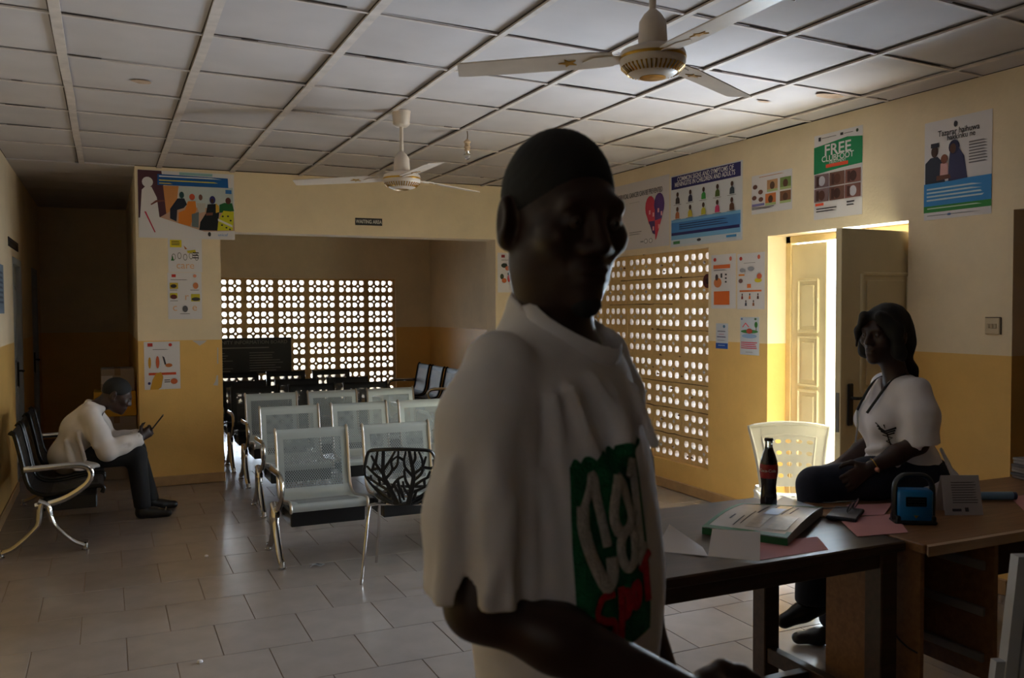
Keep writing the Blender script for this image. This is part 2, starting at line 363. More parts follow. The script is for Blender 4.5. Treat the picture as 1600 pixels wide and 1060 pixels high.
for k in range(len(y0s)):
    for i in range(len(gx)-1):
        xa, xb = gx[i]+.02, gx[i+1]-.02; ya, yb = yline(k, xa), yline(k, xb)
        if yb > YP-.02: continue
        w = .009
        mb = MB().add([(xa, ya-w, ZC-.0005), (xb, yb-w, ZC-.0005), (xb, yb+w, ZC-.0005), (xa, ya+w, ZC-.0005), (xa, ya-w, ZC-.006), (xb, yb-w, ZC-.006), (xb, yb+w, ZC-.006), (xa, ya+w, ZC-.006)],
               [(0,1,2,3), (7,6,5,4), (0,3,7,4), (1,5,6,2), (0,4,5,1), (3,2,6,7)])
        mb.build('cross_batten', M_BATTEN, ce)
        if random.random() < .6:
            t0, t1 = sorted((random.random(), random.random()))
            xs, xe = xa+(xb-xa)*t0, xa+(xb-xa)*t1; f = lambda x: ya+(yb-ya)*(x-xa)/(xb-xa)-w-.002
            MB().add([(xs, f(xs)-.004, ZC+.001), (xe, f(xe)-.004, ZC+.001), (xe, f(xe)+.004, ZC+.001), (xs, f(xs)+.004, ZC+.001)], [(0, 1, 2, 3)]).prism([(xs, f(xs)-.003), (xe, f(xe)-.003), (xe, f(xe)+.002), (xs, f(xs)+.002)], lambda x, y, h: (x, y, ZC-.001+h), 0, .003).build('dusty_gap', M_GAP, ce)
# water stains on the boards
M_STAIN = mat('water stain', (186, 160, 138), .85, var=.15, scale=30)
for x, y, rx, ry in ((.19, 5.05, .055, .045), (3.75, 3.86, .10, .05), (3.5, 4.12, .05, .02), (3.5, 2.3, .03, .02)):
    MB().prism([(x+rx*math.cos(a)*random.uniform(.8, 1.1), y+ry*math.sin(a)*random.uniform(.8, 1.1)) for a in [2*math.pi*k/14 for k in range(14)]], lambda x, y, h: (x, y, ZC-.0085+h), 0, .0004).build('water_stain', M_STAIN, ce)
# alcove and corridor ceilings: plain boards
for k in range(6):
    MB().box((PX0+.14, YP+TH+.62*k, ZC-.004), (XR, YP+TH+.615*(k+1), ZC+.011)).build('ceiling_panel', M_WHITE, ce)
    MB().box((XL, YP+.6*k+.005, ZC-.004), (PX0, YP+.6*(k+1), ZC+.011)).build('ceiling_panel', M_WHITE, ce)
# outdoors
struct(MB().box((-40, -40, -.35), (60, 60, -.14)).build('ground_outside', M_SAND))
# ------------------------------------------------------------------ doors
M_DOOR = mat('cream door paint', (224, 208, 168), .5, var=.05, scale=5)
M_DOORIN = mat('brown varnished door', (128, 92, 58), .45, var=.15, scale=6)
M_BLACK = mat('black plastic', (22, 22, 24), .45)
M_STEEL = mat('brushed steel', (150, 150, 150), .35, 1.0)
M_BLUEW = mat('pale door paint', (176, 182, 190), .5, var=.06)
M_JAMB = mat('door frame paint', (214, 190, 138), .55, var=.08)
def door_leaf(parent, w, h, th, m, panels, handle=None, side=1):
    """leaf in local x (0..w), y thickness, z up; raised panel mouldings on both faces"""
    leaf = MB().cbox((0, -th/2, .003), (w, th/2, h), .003).build('door_leaf', m, parent)
    for (x0, z0, x1, z1) in panels:
        for sgn in (-1, 1):
            fr = MB()
            f = lambda x, z, d: (x, sgn*(th/2+d), z)
            for a, b in (((x0, z0), (x1, z0)), ((x1, z0), (x1, z1)), ((x1, z1), (x0, z1)), ((x0, z1), (x0, z0))):
                fr.tube([f(*a, .001), f(*b, .001)], .011, 6)
            fr.build('panel_moulding', m, leaf)
            MB().cbox((x0+.035, min(sgn*th/2, sgn*(th/2+.008)), z0+.035), (x1-.035, max(sgn*th/2, sgn*(th/2+.008)), z1-.035), .006).build('raised_panel', m, leaf)
    if handle:
        hx, hz, d = handle
        for sgn in (-1, 1):
            hb = MB().cbox((hx-.022, min(sgn*th/2, sgn*(th/2+.012)), hz-.125), (hx+.022, max(sgn*th/2, sgn*(th/2+.012)), hz+.11), .008).build('handle_plate', M_BLACK, leaf)
            MB().tube(smoothpath([(hx, sgn*th/2, hz+.03), (hx, sgn*(th/2+.045), hz+.03), (hx+d*.03, sgn*(th/2+.052), hz+.03), (hx+d*.12, sgn*(th/2+.052), hz+.03)], 4), .0085, 8).build('lever', M_BLACK, hb, True)
    return leaf
XD = XR+.19                                           # plane of the double door
d1 = bpy.data.objects.new('door_1', None); COL.objects.link(d1); struct(d1); d1.location = (XD, 0, 0)
fr = MB().cbox((-.03, DY1-.05, 0), (.03, DY1, DZ), .004).cbox((-.03, DY0, 0), (.03, DY0+.05, DZ), .004).cbox((-.03, DY0, DZ-.05), (.03, DY1, DZ), .004)
fr.build('door_frame', M_JAMB, d1)
e = bpy.data.objects.new('fixed_leaf', None); COL.objects.link(e); e.parent = d1; e.location = (0, DY1-.052, 0); e.rotation_euler = (0, 0, -math.pi/2)
door_leaf(e, .325, DZ-.06, .042, M_DOOR, [(.07, 1.33, .255, 1.68), (.07, .96, .255, 1.29), (.07, .55, .255, .92), (.07, .15, .255, .51)])
MB().cbox((.322, -.03, .01), (.338, -.005, DZ-.06), .003).build('meeting_strip', M_DOOR, e)
MB().cbox((.324, -.012, .78), (.331, .012, 1.0), .002).build('lock_plate', M_STEEL, e)
e2 = bpy.data.objects.new('open_leaf', None); COL.objects.link(e2); e2.parent = d1; e2.location = (-.01, DY0+.052, 0); e2.rotation_euler = (0, 0, math.radians(183.5))
door_leaf(e2, .70, DZ-.06, .042, M_DOOR, [(.16, 1.02, .54, 1.68), (.16, .14, .54, .74)], (.63, .96, -1))
MB().cbox((.698, -.012, .80), (.703, .012, 1.02), .002).build('lock_plate', M_STEEL, e2)
# doorway beyond the switch, closed brown leaf
d2 = bpy.data.objects.new('door_2', None); COL.objects.link(d2); struct(d2); d2.location = (XR+.15, EY0, 0); d2.rotation_euler = (0, 0, math.pi/2)
MB().cbox((0, -.04, 0), (.05, .04, 1.985), .004).cbox((EY1-EY0-.05, -.04, 0), (EY1-EY0, .04, 1.985), .004).cbox((0, -.04, 1.935), (EY1-EY0, .04, 1.985), .004).build('door_frame', M_DOORIN, d2)
e = bpy.data.objects.new('closed_leaf', None); COL.objects.link(e); e.parent = d2; e.location = (.052, 0, 0)
door_leaf(e, EY1-EY0-.104, 1.938, .04, M_DOORIN, [(.13, 1.02, .71, 1.75), (.13, .14, .71, .85)], (.78, .96, -1))
# corridor doors in the left wall
for i, (a, b, z) in enumerate(LD):
    d = bpy.data.objects.new('door_%d' % (3+i), None); COL.objects.link(d); struct(d); d.location = (XL-.06, a, 0); d.rotation_euler = (0, 0, math.pi/2)
    MB().cbox((0, -.06, 0), (.06, .05, z), .004).cbox((b-a-.06, -.06, 0), (b-a, .05, z), .004).cbox((0, -.06, z-.06), (b-a, .05, z), .004).build('door_frame', M_BLUEW, d)
    e = bpy.data.objects.new('closed_leaf', None); COL.objects.link(e); e.parent = d; e.location = (.062, 0, 0)
    door_leaf(e, b-a-.124, z-.058, .04, M_BLUEW, [(.13, 1.05, b-a-.26, 1.72), (.13, .14, b-a-.26, .82)], (b-a-.19, .93, -1))
# ------------------------------------------------------------------ furniture
M_CHROME = mat('polished chrome', (200, 198, 196), .16, 1.0)
M_SATIN = mat('satin steel rail', (196, 188, 180), .34, 1.0)
M_BEAM = mat('black enamel', (20, 20, 22), .35)
def perf_mat(name, rgb, metal, rough):
    m = mat(name, rgb, rough, metal); nt = m.node_tree; b = nt.nodes['Principled BSDF']; out = nt.nodes['Material Output']
    tc = nt.nodes.new('ShaderNodeTexCoord'); s = nt.nodes.new('ShaderNodeSeparateXYZ'); nt.links.new(tc.outputs['Object'], s.inputs[0])
    def sn(sock, k):
        a = nt.nodes.new('ShaderNodeMath'); a.operation = 'MULTIPLY'; a.inputs[1].default_value = k; nt.links.new(sock, a.inputs[0])
        c = nt.nodes.new('ShaderNodeMath'); c.operation = 'SINE'; nt.links.new(a.outputs[0], c.inputs[0]); return c.outputs[0]
    ad = nt.nodes.new('ShaderNodeMath'); ad.operation = 'SUBTRACT'; nt.links.new(s.outputs[2], ad.inputs[0]); nt.links.new(s.outputs[1], ad.inputs[1])
    p = nt.nodes.new('ShaderNodeMath'); p.operation = 'MULTIPLY'; nt.links.new(sn(s.outputs[0], 420), p.inputs[0]); nt.links.new(sn(ad.outputs[0], 420), p.inputs[1])
    g = nt.nodes.new('ShaderNodeMath'); g.operation = 'GREATER_THAN'; g.inputs[1].default_value = .28; nt.links.new(p.outputs[0], g.inputs[0])
    tr = nt.nodes.new('ShaderNodeBsdfTransparent'); mx = nt.nodes.new('ShaderNodeMixShader')
    nt.links.new(g.outputs[0], mx.inputs[0]); nt.links.new(b.outputs[0], mx.inputs[1]); nt.links.new(tr.outputs[0], mx.inputs[2]); nt.links.new(mx.outputs[0], out.inputs[0])
    return m
M_SSEAT = mat('silver painted sheet', (186, 196, 198), .38, .35)
M_SPERF = perf_mat('silver perforated sheet', (150, 160, 166), .35, .42)
M_BSEAT = mat('black painted sheet', (22, 21, 22), .5, .0, spec=.25)
M_BPERF = perf_mat('black perforated sheet', (22, 21, 22), .0, .5)
PITCH_S, SEAT_W = .545, .455
PROF = smoothpath([(-.335, .345), (-.345, .372), (-.325, .39), (-.25, .386), (-.12, .365), (-.02, .358), (.05, .385), (.085, .45), (.105, .56), (.125, .66), (.142, .735), (.158, .757), (.168, .742)], 4)
def prof_at(t, a, b):
    """point on the seat profile between fractions a..b"""
    L = [0.]
    for p, q in zip(PROF, PROF[1:]): L.append(L[-1]+(q-p).length)
    s = (a+(b-a)*t)*L[-1]
    for i in range(len(L)-1):
        if s <= L[i+1]+1e-9:
            f = (s-L[i])/(L[i+1]-L[i]); return PROF[i].lerp(PROF[i+1], f)
    return PROF[-1]
def make_bench(label, sheet_m, perf_m, group, rail_m=None):
    t = thing('waiting_bench', label, 'bench', group=group); n = 3; Lw = PITCH_S*(n-1)+SEAT_W
    rail_m = rail_m or M_SATIN
    MB().cbox((.0, -.10, .285), (Lw, -.02, .335), .006).build('beam', M_BEAM, t)
    for s in range(n):
        x0 = s*PITCH_S; x1 = x0+SEAT_W
        e = MB()
        for a, b, xa, xb in ((0, .075, x0+.012, x1-.012), (.40, .55, x0+.012, x1-.012), (.90, 1., x0+.012, x1-.012), (.075, .40, x0+.012, x0+.05), (.075, .40, x1-.05, x1-.012), (.55, .90, x0+.012, x0+.05), (.55, .90, x1-.05, x1-.012)):
            k = 8 if b-a > .1 else 5
            e.sheet(1, k, lambda u, v, a=a, b=b, xa=xa, xb=xb: Vector((xa+(xb-xa)*u, prof_at(v, a, b).x, prof_at(v, a, b).y)))
        st = e.build('seat', sheet_m, t, True)
        for a, b in ((.075, .40), (.55, .90)):
            MB().sheet(1, 8, lambda u, v, a=a, b=b: Vector((x0+.05+(SEAT_W-.10)*u, prof_at(v, a, b).x, prof_at(v, a, b).y))).build('perforated_panel', perf_m, st, True)
        for xx in (x0+.006, x1-.006):
            MB().tube([(xx, p.x, p.y) for p in PROF[::2]], .011, 6, flat=(1.2, .8)).build('seat_rail', rail_m, st, True)
        MB().cbox((x0+.01, -.305, .255), (x1-.01, .0, .340), .006).build('seat_bracket', M_BEAM, t)
    for xx in (-.03, Lw+.03):
        g = MB().tube(smoothpath([(xx, .04, .30), (xx, -.05, .31), (xx, -.15, .345), (xx, -.245, .41), (xx, -.275, .47), (xx, -.25, .52), (xx, -.17, .537), (xx, .0, .532), (xx, .095, .53)], 4), .0155, 8, flat=(1.25, .85))
        g.build('armrest', M_CHROME, t, True)
        lg = MB().tube(smoothpath([(xx, .02, .33), (xx, -.03, .30), (xx, -.045, .24), (xx, -.07, .17), (xx, -.16, .07), (xx, -.23, .03)], 4), [.022]*8+[.018]*13, 8, flat=(.9, 1.1))
        l1 = lg.build('leg', M_CHROME, t, True)
        MB().lathe([(.022, 0), (.024, .008), (.015, .012), (.014, .045), (.006, .05)], 12, (xx, -.235, 0)).build('foot_cap', M_CHROME, l1, True)
        lg = MB().tube(smoothpath([(xx, .0, .32), (xx, .01, .28), (xx, .02, .20), (xx, .05, .15), (xx, .15, .06), (xx, .225, .03)], 4), [.022]*8+[.018]*13, 8, flat=(.9, 1.1))
        l2 = lg.build('leg', M_CHROME, t, True)
        MB().lathe([(.022, 0), (.024, .008), (.015, .012), (.014, .045), (.006, .05)], 12, (xx, .23, 0)).build('foot_cap', M_CHROME, l2, True)
    return t
G_ROWS = 'rows of benches in the waiting alcove'
silver = make_bench('silver perforated steel bench, front row of the waiting area nearest the camera', M_SSEAT, M_SPERF, G_ROWS)
silver.location = (.92, 5.39, 0)
b2 = copy_tree(silver); b2.location = (1.03, 6.73, 0); b2['label'] = 'silver perforated steel bench, second row, just before the alcove opening'
b3 = copy_tree(silver); b3.location = (1.08, 7.86, 0); b3['label'] = 'silver perforated steel bench, third row, the last of the pale ones'
black = make_bench('black perforated bench directly behind the third silver row', M_BSEAT, M_BPERF, G_ROWS, mat('dark chrome', (52, 51, 50), .3, 1.0))
black.location = (1.06, 8.66, 0)
b5 = copy_tree(black); b5.location = (1.05, 9.36, 0); b5['label'] = 'black perforated bench in the middle of the dark rows'
b6 = copy_tree(black); b6.location = (1.16, 10.62, 0); b6['label'] = 'dark bench in the rearmost row before the information board'
bl = copy_tree(black); bl.location = (-.385, 7.78, 0); bl.rotation_euler = (0, 0, math.pi/2)
bl.location = (-.385, 6.15, 0); bl['label'] = 'black perforated bench with chrome armrests against the left wall'; bl['group'] = 'black benches along walls'
br = copy_tree(black); br.location = (3.72, 11.55, 0); br.rotation_euler = (0, 0, -math.pi/2)
br['label'] = 'dark bench against the right wall of the alcove'; br['group'] = 'black benches along walls'
# community information board, standing on the back row side
M_BOARD = mat('dark chalkboard', (30, 30, 29), .6, var=.2, scale=9)
M_CHALK = mat('faded sign paint', (150, 146, 138), .8)
cb = thing('information_board', 'black community information board with faded lettering behind the benches', 'board', (1.0, 11.5, 0))
MB().cbox((0, 0, .69), (1.14, .025, 1.142), .004).build('board_panel', M_BOARD, cb)
for x in (.06, 1.06): MB().cbox((x, .025, 0), (x+.04, .06, 1.1), .003).build('leg', M_BOARD, cb)
def put_text(body, size, m, parent, loc, rot, align='CENTER', bold=0., xs=1., nm='lettering'):
    o = obj(nm, text_mesh(body, size, m, align, bold, xs), parent, loc); o.rotation_euler = rot; return o
put_text('COMMUNITY INFORMATION BOARD', .062, M_CHALK, cb, (.57, -.001, 1.085), (math.pi/2, 0, 0), xs=1.0)
for k in range(8):
    for a, b in ((.1, .42), (.62, 1.04)):
        w = random.uniform(.6, 1.)*(b-a)
        MB().box((a, -.0012, .95-.032*k), (a+w, -.0002, .957-.032*k)).build('chalk_line', M_CHALK, cb)
MB().box((.1, -.0012, 1.012), (.86, -.0002, 1.024)).build('chalk_line', M_CHALK, cb)
# black openwork chair ----------------------------------------------------------------------
ch = thing('openwork_chair', 'black plastic chair with branching cut-out backrest and thin chrome legs', 'chair', (1.52, 4.76, 0), -math.radians(27))
# local: forward +y (chair faces away from the camera), x to the right seen from behind
def shell(s, t):
    """s -1..1 across, t 0 seat front .. 1 bottom of back .. 2 top of back"""
    if t >= 1:
        k = t-1; hw = (.105+.10*min(1, k*2.0)) if k < .5 else .205-.028*max(0, (k-.62)/.38)
        y = -.175-.055*k-.03*k*k+.075*s*s*(.4+.6*(1-k)); z = .435+.315*k-.012*s*s*k
        return Vector((s*hw, y, z))
    k = t; hw = .20-.095*k**3
    return Vector((s*hw, .22-.395*k+.0*s, .45-.018*math.sin(k*math.pi)+.03*s*s-.0*k+(-.015*(k**4))))
M_SHELL = mat('black moulded plastic', (16, 16, 17), .35)
BR = [ # branches of the backrest in (s, k) with k 0 bottom .. 1 top ; from,width
 [(-.28,0),(-.40,.3),(-.47,.55),(-.48,.98)], [(-.47,.55),(-.70,.75),(-.85,.9)], [(-.42,.36),(-.72,.55),(-.95,.7)], [(-.48,.6),(-.28,.8),(-.12,.97)], [(-.36,.2),(-.75,.35),(-.98,.5)],
 [(-.30,.06),(-.8,.16),(-.97,.3)], [(-.44,.45),(-.22,.62),(-.24,.78),(-.05,.88)], [(-.38,.26),(-.1,.45),(.1,.52)], [(-.22,.62),(-.08,.72),(-.02,.97)],
 [(-.70,.75),(-.66,.97)], [(-.60,.66),(-.80,.62)], [(-.62,.47),(-.7,.33)], [(-.78,.58),(-.74,.76)], [(-.1,.45),(-.05,.25),(.1,.08)], [(-.25,.36),(-.12,.2),(-.08,.02)],
 [(.30,0),(.34,.3),(.33,.6),(.30,.98)], [(.34,.3),(.62,.45),(.9,.55)], [(.33,.55),(.58,.68),(.75,.88)], [(.33,.42),(.55,.58),(.62,.8),(.58,.97)], [(.33,.5),(.14,.66),(.12,.8),(.2,.97)],
 [(.34,.25),(.14,.42),(.1,.6),(.14,.66)], [(.32,.14),(.1,.28),(.05,.42)], [(.33,.2),(.66,.28),(.95,.4)], [(.31,.06),(.7,.12),(.95,.26)], [(.62,.45),(.72,.32)], [(.58,.68),(.8,.66),(.93,.72)],
 [(.12,.8),(-.02,.86)], [(.32,.72),(.44,.84),(.46,.97)], [(.7,.49),(.76,.6)], [(.05,.12),(-.02,.3)], [(-.9,.42),(-.82,.52)], [(.82,.34),(.8,.5)], [(-.55,.12),(-.52,.3)], [(.5,.1),(.52,.24)],
]
bk = MB()
for b in BR:
    pts = [shell(*(p[0], 1+p[1])) for p in smoothpath([(x, y, 0) for x, y in b], 4)]; w = .0115 if b[0][1] < .02 and abs(b[0][0]) < .31 else .0070
    n = len(pts); bk.tube(pts, [w*(1.15-.45*i/n) for i in range(n)], 6, flat=(.75, 1.25), upv=(0, 1, 0))
bk.build('backrest', M_SHELL, ch, True)
rim = [shell(-.5, 1.0), shell(-.8, 1.08), shell(-1, 1.3), shell(-1, 1.55), shell(-1, 1.8), shell(-.97, 1.94), shell(-.88, 1.995), shell(-.5, 2.0), shell(0, 2.0), shell(.5, 2.0), shell(.88, 1.995), shell(.97, 1.94), shell(1, 1.8), shell(1, 1.55), shell(1, 1.3), shell(.8, 1.08), shell(.5, 1.0)]
MB().tube(smoothpath(rim, 3), .0095, 8).build('back_rim', M_SHELL, ch, True)
sb = MB()
for b in BR[::2]:
    pts = [shell(p[0], 1-p[1]) for p in smoothpath([(x, y, 0) for x, y in b], 3)]
    sb.tube(pts, .0072, 6, flat=(.7, 1.2))
srim = [shell(-.9, 1), shell(-1, .8), shell(-1, .5), shell(-1, .2), shell(-.9, .02), shell(-.4, 0), shell(.4, 0), shell(.9, .02), shell(1, .2), shell(1, .5), shell(1, .8), shell(.9, 1), shell(0, 1.0), shell(-.9, 1)]
sb.tube(smoothpath(srim, 3), .009, 8); sb.build('seat', M_SHELL, ch, True)
for sx in (-1, 1):
    for sy, fy in ((-1, -.20), (1, .22)):
        MB().tube(smoothpath([(sx*.10, sy*.10-.02, .425), (sx*.165, sy*.13-.02, .428), (sx*.185, sy*.15-.01, .40), (sx*.205, fy*.92, .2), (sx*.225, fy, .0)], 5), .0085, 8).build('leg', M_CHROME, ch, True)
MB().tube([(-.12, -.12, .425), (.12, -.12, .425)], .008, 8).tube([(-.12, .08, .425), (.12, .08, .425)], .008, 8).build('seat_frame', M_CHROME, ch, True)
# white plastic chair -----------------------------------------------------------------------
M_PLAS = mat('white moulded plastic', (226, 218, 204), .4, var=.04)
pc = thing('plastic_chair', 'white plastic chair with oval cut-outs standing before the open door', 'chair', (3.50, 3.83, 0), math.radians(-32))
def pback(u, v):                                       # u -1..1, v 0..1 up
    hw = .175+.055*v**1.5
    return Vector((u*hw, .20+.10*v-.055*u*u*(1-.3*v), .45+.36*v-.02*u*u*v))
def cell_sheet(mb, fn, nu, nv, u0, u1, v0, v1, hu, hv, th, nvec, holes=True):
    """nu x nv cells, each with an oval hole, thickened along nvec"""
    K = 12
    for i in range(nu):
        for j in range(nv):
            a0, a1 = u0+(u1-u0)*i/nu, u0+(u1-u0)*(i+1)/nu; b0, b1 = v0+(v1-v0)*j/nv, v0+(v1-v0)*(j+1)/nv
            cx, cy = (a0+a1)/2, (b0+b1)/2; A, B = (a1-a0)/2, (b1-b0)/2; V = []
            for d in (0, th):
                for ring in (0, 1):
                    for k in range(K):
                        t = 2*math.pi*(k+.5)/K; c, s = math.cos(t), math.sin(t)
                        if ring == 0: m_ = max(abs(c), abs(s)); x, y = c/m_*A, s/m_*B
                        else: x, y = c*A*hu, s*B*hv
                        V.append(fn(cx+x, cy+y)+Vector(nvec)*d)
            Fs = []
            for k in range(K):
                q = (k+1) % K; Fs += [(k, q, K+q, K+k), (2*K+q, 2*K+k, 3*K+k, 3*K+q), (K+k, K+q, 3*K+q, 3*K+k)]
            mb.add(V, Fs)
mb = MB(); cell_sheet(mb, pback, 5, 4, -.72, .72, .08, .80, .62, .38, .006, (0, .9, -.25))
NB = lambda u, v: (0, .9, -.25)
for (ua, ub, va, vb) in ((-1, -.72, 0, 1), (.72, 1, 0, 1), (-.72, .72, .80, 1), (-.72, .72, 0, .08)):
    mb.sheet(6, 6, lambda u, v: pback(ua+(ub-ua)*u, va+(vb-va)*v), .006, NB)
mb.build('backrest', M_PLAS, pc, True)
MB().tube([pback(u/8-1, 0)*.0+pback(-1, v/8) for u, v in zip(range(9), range(9))][:9] + [pback(-1+k/6, 1.0) for k in range(1, 13)] + [pback(1, 1-v/8) for v in range(1, 9)], .011, 8).build('back_rim', M_PLAS, pc, True)
MB().tube([pback(-.72, .80), pback(-.36, .81), pback(0, .815), pback(.36, .81), pback(.72, .80), pback(.70, .4), pback(.70, .08)], .006, 6).tube([pback(-.72, .80), pback(-.70, .4), pback(-.70, .08)], .006, 6).build('back_ridge', M_PLAS, pc, True)
def pseat(u, v): return Vector((u*.20, -.22+.42*v, .43-.02*v+.012*u*u-.012*math.sin(v*math.pi)))
mb = MB(); cell_sheet(mb, pseat, 5, 4, -.75, .75, .2, .9, .45, .35, .006, (0, 0, -1))
for (ua, ub, va, vb) in ((-1, -.75, 0, 1), (.75, 1, 0, 1), (-.75, .75, 0, .2), (-.75, .75, .9, 1)):
    mb.sheet(5, 5, lambda u, v: pseat(ua+(ub-ua)*u, va+(vb-va)*v), .006, lambda u, v: (0, 0, -1))
mb.tube([pseat(-1, v/6) for v in range(6, -1, -1)] + [pseat(-1+k/4, 0) for k in range(1, 9)] + [pseat(1, v/6) for v in range(1, 7)], .012, 8); mb.build('seat', M_PLAS, pc, True)
for sx in (-1, 1):
    MB().tube([(sx*.19, -.20, .42), (sx*.215, -.235, .2), (sx*.235, -.26, 0)], [.026, .022, .018], 8).build('leg', M_PLAS, pc, True)
    MB().tube([(sx*.175, .20, .45), (sx*.20, .23, .2), (sx*.225, .27, 0)], [.026, .022, .018], 8).build('leg', M_PLAS, pc, True)
# dark wooden table -------------------------------------------------------------------------
def wood_mat(name, rgb, rough, dark=.6, sx=1., sy=9.):
    m = mat(name, rgb, rough); nt = m.node_tree; b = nt.nodes['Principled BSDF']; tc = nt.nodes.new('ShaderNodeTexCoord'); mp = nt.nodes.new('ShaderNodeMapping')
    mp.inputs['Scale'].default_value = (sx, sy, sy); nt.links.new(tc.outputs['Object'], mp.inputs[0]); n = nt.nodes.new('ShaderNodeTexNoise'); n.inputs['Scale'].default_value = 5; n.inputs['Detail'].default_value = 8; n.inputs['Distortion'].default_value = .6
    nt.links.new(mp.outputs[0], n.inputs[0]); r = nt.nodes.new('ShaderNodeMapRange'); r.inputs[1].default_value = .3; r.inputs[2].default_value = .7; r.inputs[3].default_value = dark; r.inputs[4].default_value = 1.15
    nt.links.new(n.outputs[0], r.inputs[0]); x = nt.nodes.new('ShaderNodeMix'); x.data_type = 'RGBA'; x.blend_type = 'MULTIPLY'; x.inputs[0].default_value = 1; x.inputs[6].default_value = (*lin(rgb), 1)
    nt.links.new(r.outputs[0], x.inputs[7]); nt.links.new(x.outputs[2], b.inputs['Base Color']); return m
M_DWOOD = wood_mat('dark stained wood', (70, 50, 40), .38)
M_LWOOD = wood_mat('brown laminate', (140, 98, 62), .45, .75)
M_EDGE = wood_mat('pale worn edge', (186, 156, 130), .6, .85)
TZ = .76
t1 = thing('wooden_table', 'dark stained wooden table carrying the bottle and the green-edged book', 'table', (1.715, 2.36, 0))
tx, ty = .56, .36
MB().cbox((-tx, -ty, TZ-.032), (tx, ty, TZ), .005).build('table_top', M_DWOOD, t1)
for y in (-ty+.03, ty-.05): MB().cbox((-tx+.06, y, TZ-.085), (tx-.06, y+.02, TZ-.032), .002).build('apron', M_DWOOD, t1)
for x in (-tx+.03, tx-.05): MB().cbox((x, -ty+.06, TZ-.085), (x+.02, ty-.06, TZ-.032), .002).build('apron', M_DWOOD, t1)
for x in (-tx+.02, tx-.085):
    for y in (-ty+.02, ty-.16): MB().cbox((x, y, 0), (x+.07, y+.07, TZ-.032), .004).build('leg', M_DWOOD, t1)
for x in (-tx+.035, tx-.075): MB().cbox((x, -ty+.09, .18), (x+.04, ty-.16, .235), .003).build('stretcher', M_DWOOD, t1)
MB().cbox((-tx+.075, -.02, .185), (tx-.075, .02, .23), .003).build('stretcher', M_DWOOD, t1)
# brown desk --------------------------------------------------------------------------------
dk = thing('office_desk', 'brown laminate desk with open drawerless pedestal and pale worn front edge', 'desk', (2.28, 1.94, 0))
DW, DD = 1.42, .63
MB().cbox((.005, .004, TZ-.03), (DW, DD, TZ), .003).build('desk_top', M_LWOOD, dk)
MB().prism([(0, -.016), (.55, -.016), (.60, .003), (DW, .003), (DW, .006), (.018, .006)], lambda x, y, h: (x, y, TZ-.032+h), 0, .031).build('edge_strip', M_EDGE, dk)
MB().cbox((.02, .03, 0), (.04, .43, TZ-.03), .002).build('side_panel', M_LWOOD, dk)
MB().cbox((.36, .03, .25), (.38, .45, TZ-.03), .002).build('pedestal_panel', M_LWOOD, dk)
MB().cbox((.04, .43, .25), (.36, .445, TZ-.03), .002).build('pedestal_back', M_DWOOD, dk)
MB().cbox((DW-.04, .03, 0), (DW-.02, DD-.03, TZ-.03), .002).build('side_panel', M_LWOOD, dk)
MB().cbox((.38, .45, .42), (DW-.04, .465, TZ-.03), .002).build('modesty_panel', M_DWOOD, dk)
M_RUN = mat('grey metal runner', (158, 148, 140), .5, .2)
for k in range(3):
    z = .62-.155*k
    for x in (.04, .345): MB().cbox((x, .06, z), (x+.015, .42, z+.03), .002).build('drawer_runner', M_RUN, dk)
    MB().cbox((.05, .40, z-.05), (.35, .43, z+.01), .002).build('drawer_rail', M_DWOOD, dk)
MB().tube(smoothpath([(.018, .12, .44), (.005, .10, .435), (.003, .06, .42), (.012, .03, .41)], 4), .003, 6).build('bent_wire', M_BLACK, dk, True)
# white framed board at the lower right
M_FRAME = mat('white enamel frame', (188, 190, 196), .45, var=.05)
M_DGLASS = mat('dark glass', (14, 13, 14), .15)
fb = thing('framed_panel', 'white-framed dark panel leaning in the lower right corner by the desk', 'panel', (1.985, 1.457, 0), -math.radians(22))
tl = math.radians(11)
def lean(x, y, z): return (x+z*math.tan(tl)*1.1, y+z*math.sin(tl)*.9, z)
mb = MB()
def lbox(mb, a, b):
    x0, y0, z0 = a; x1, y1, z1 = b; q = [(x0,y0,z0),(x1,y0,z0),(x1,y1,z0),(x0,y1,z0),(x0,y0,z1),(x1,y0,z1),(x1,y1,z1),(x0,y1,z1)]
    return mb.add([lean(*p) for p in q], [(0,3,2,1),(4,5,6,7),(0,1,5,4),(1,2,6,5),(2,3,7,6),(3,0,4,7)])
W_, H_ = .42, .84
for a, b in (((-.05, 0, 0), (-.018, .035, H_)), ((W_-.03, 0, 0), (W_, .035, H_)), ((-.018, 0, H_-.03), (W_-.03, .035, H_)), ((-.018, 0, 0), (W_-.03, .035, .05))): lbox(mb, a, b)
mb.build('outer_frame', M_FRAME, fb)
mb = MB()
for a, b in (((-.008, .006, .05), (.014, .03, H_-.04)), ((W_-.06, .006, .05), (W_-.04, .03, H_-.04)), ((.014, .006, H_-.065), (W_-.06, .03, H_-.04))): lbox(mb, a, b)
mb.build('inner_frame', M_FRAME, fb)
lbox(MB(), (-.018, .018, .05), (W_-.03, .028, H_-.03)).build('dark_pane', M_DGLASS, fb)
mb = MB(); lbox(mb, (-.075, .004, 0), (-.05, .03, .58)); mb.build('side_rail', M_FRAME, fb)
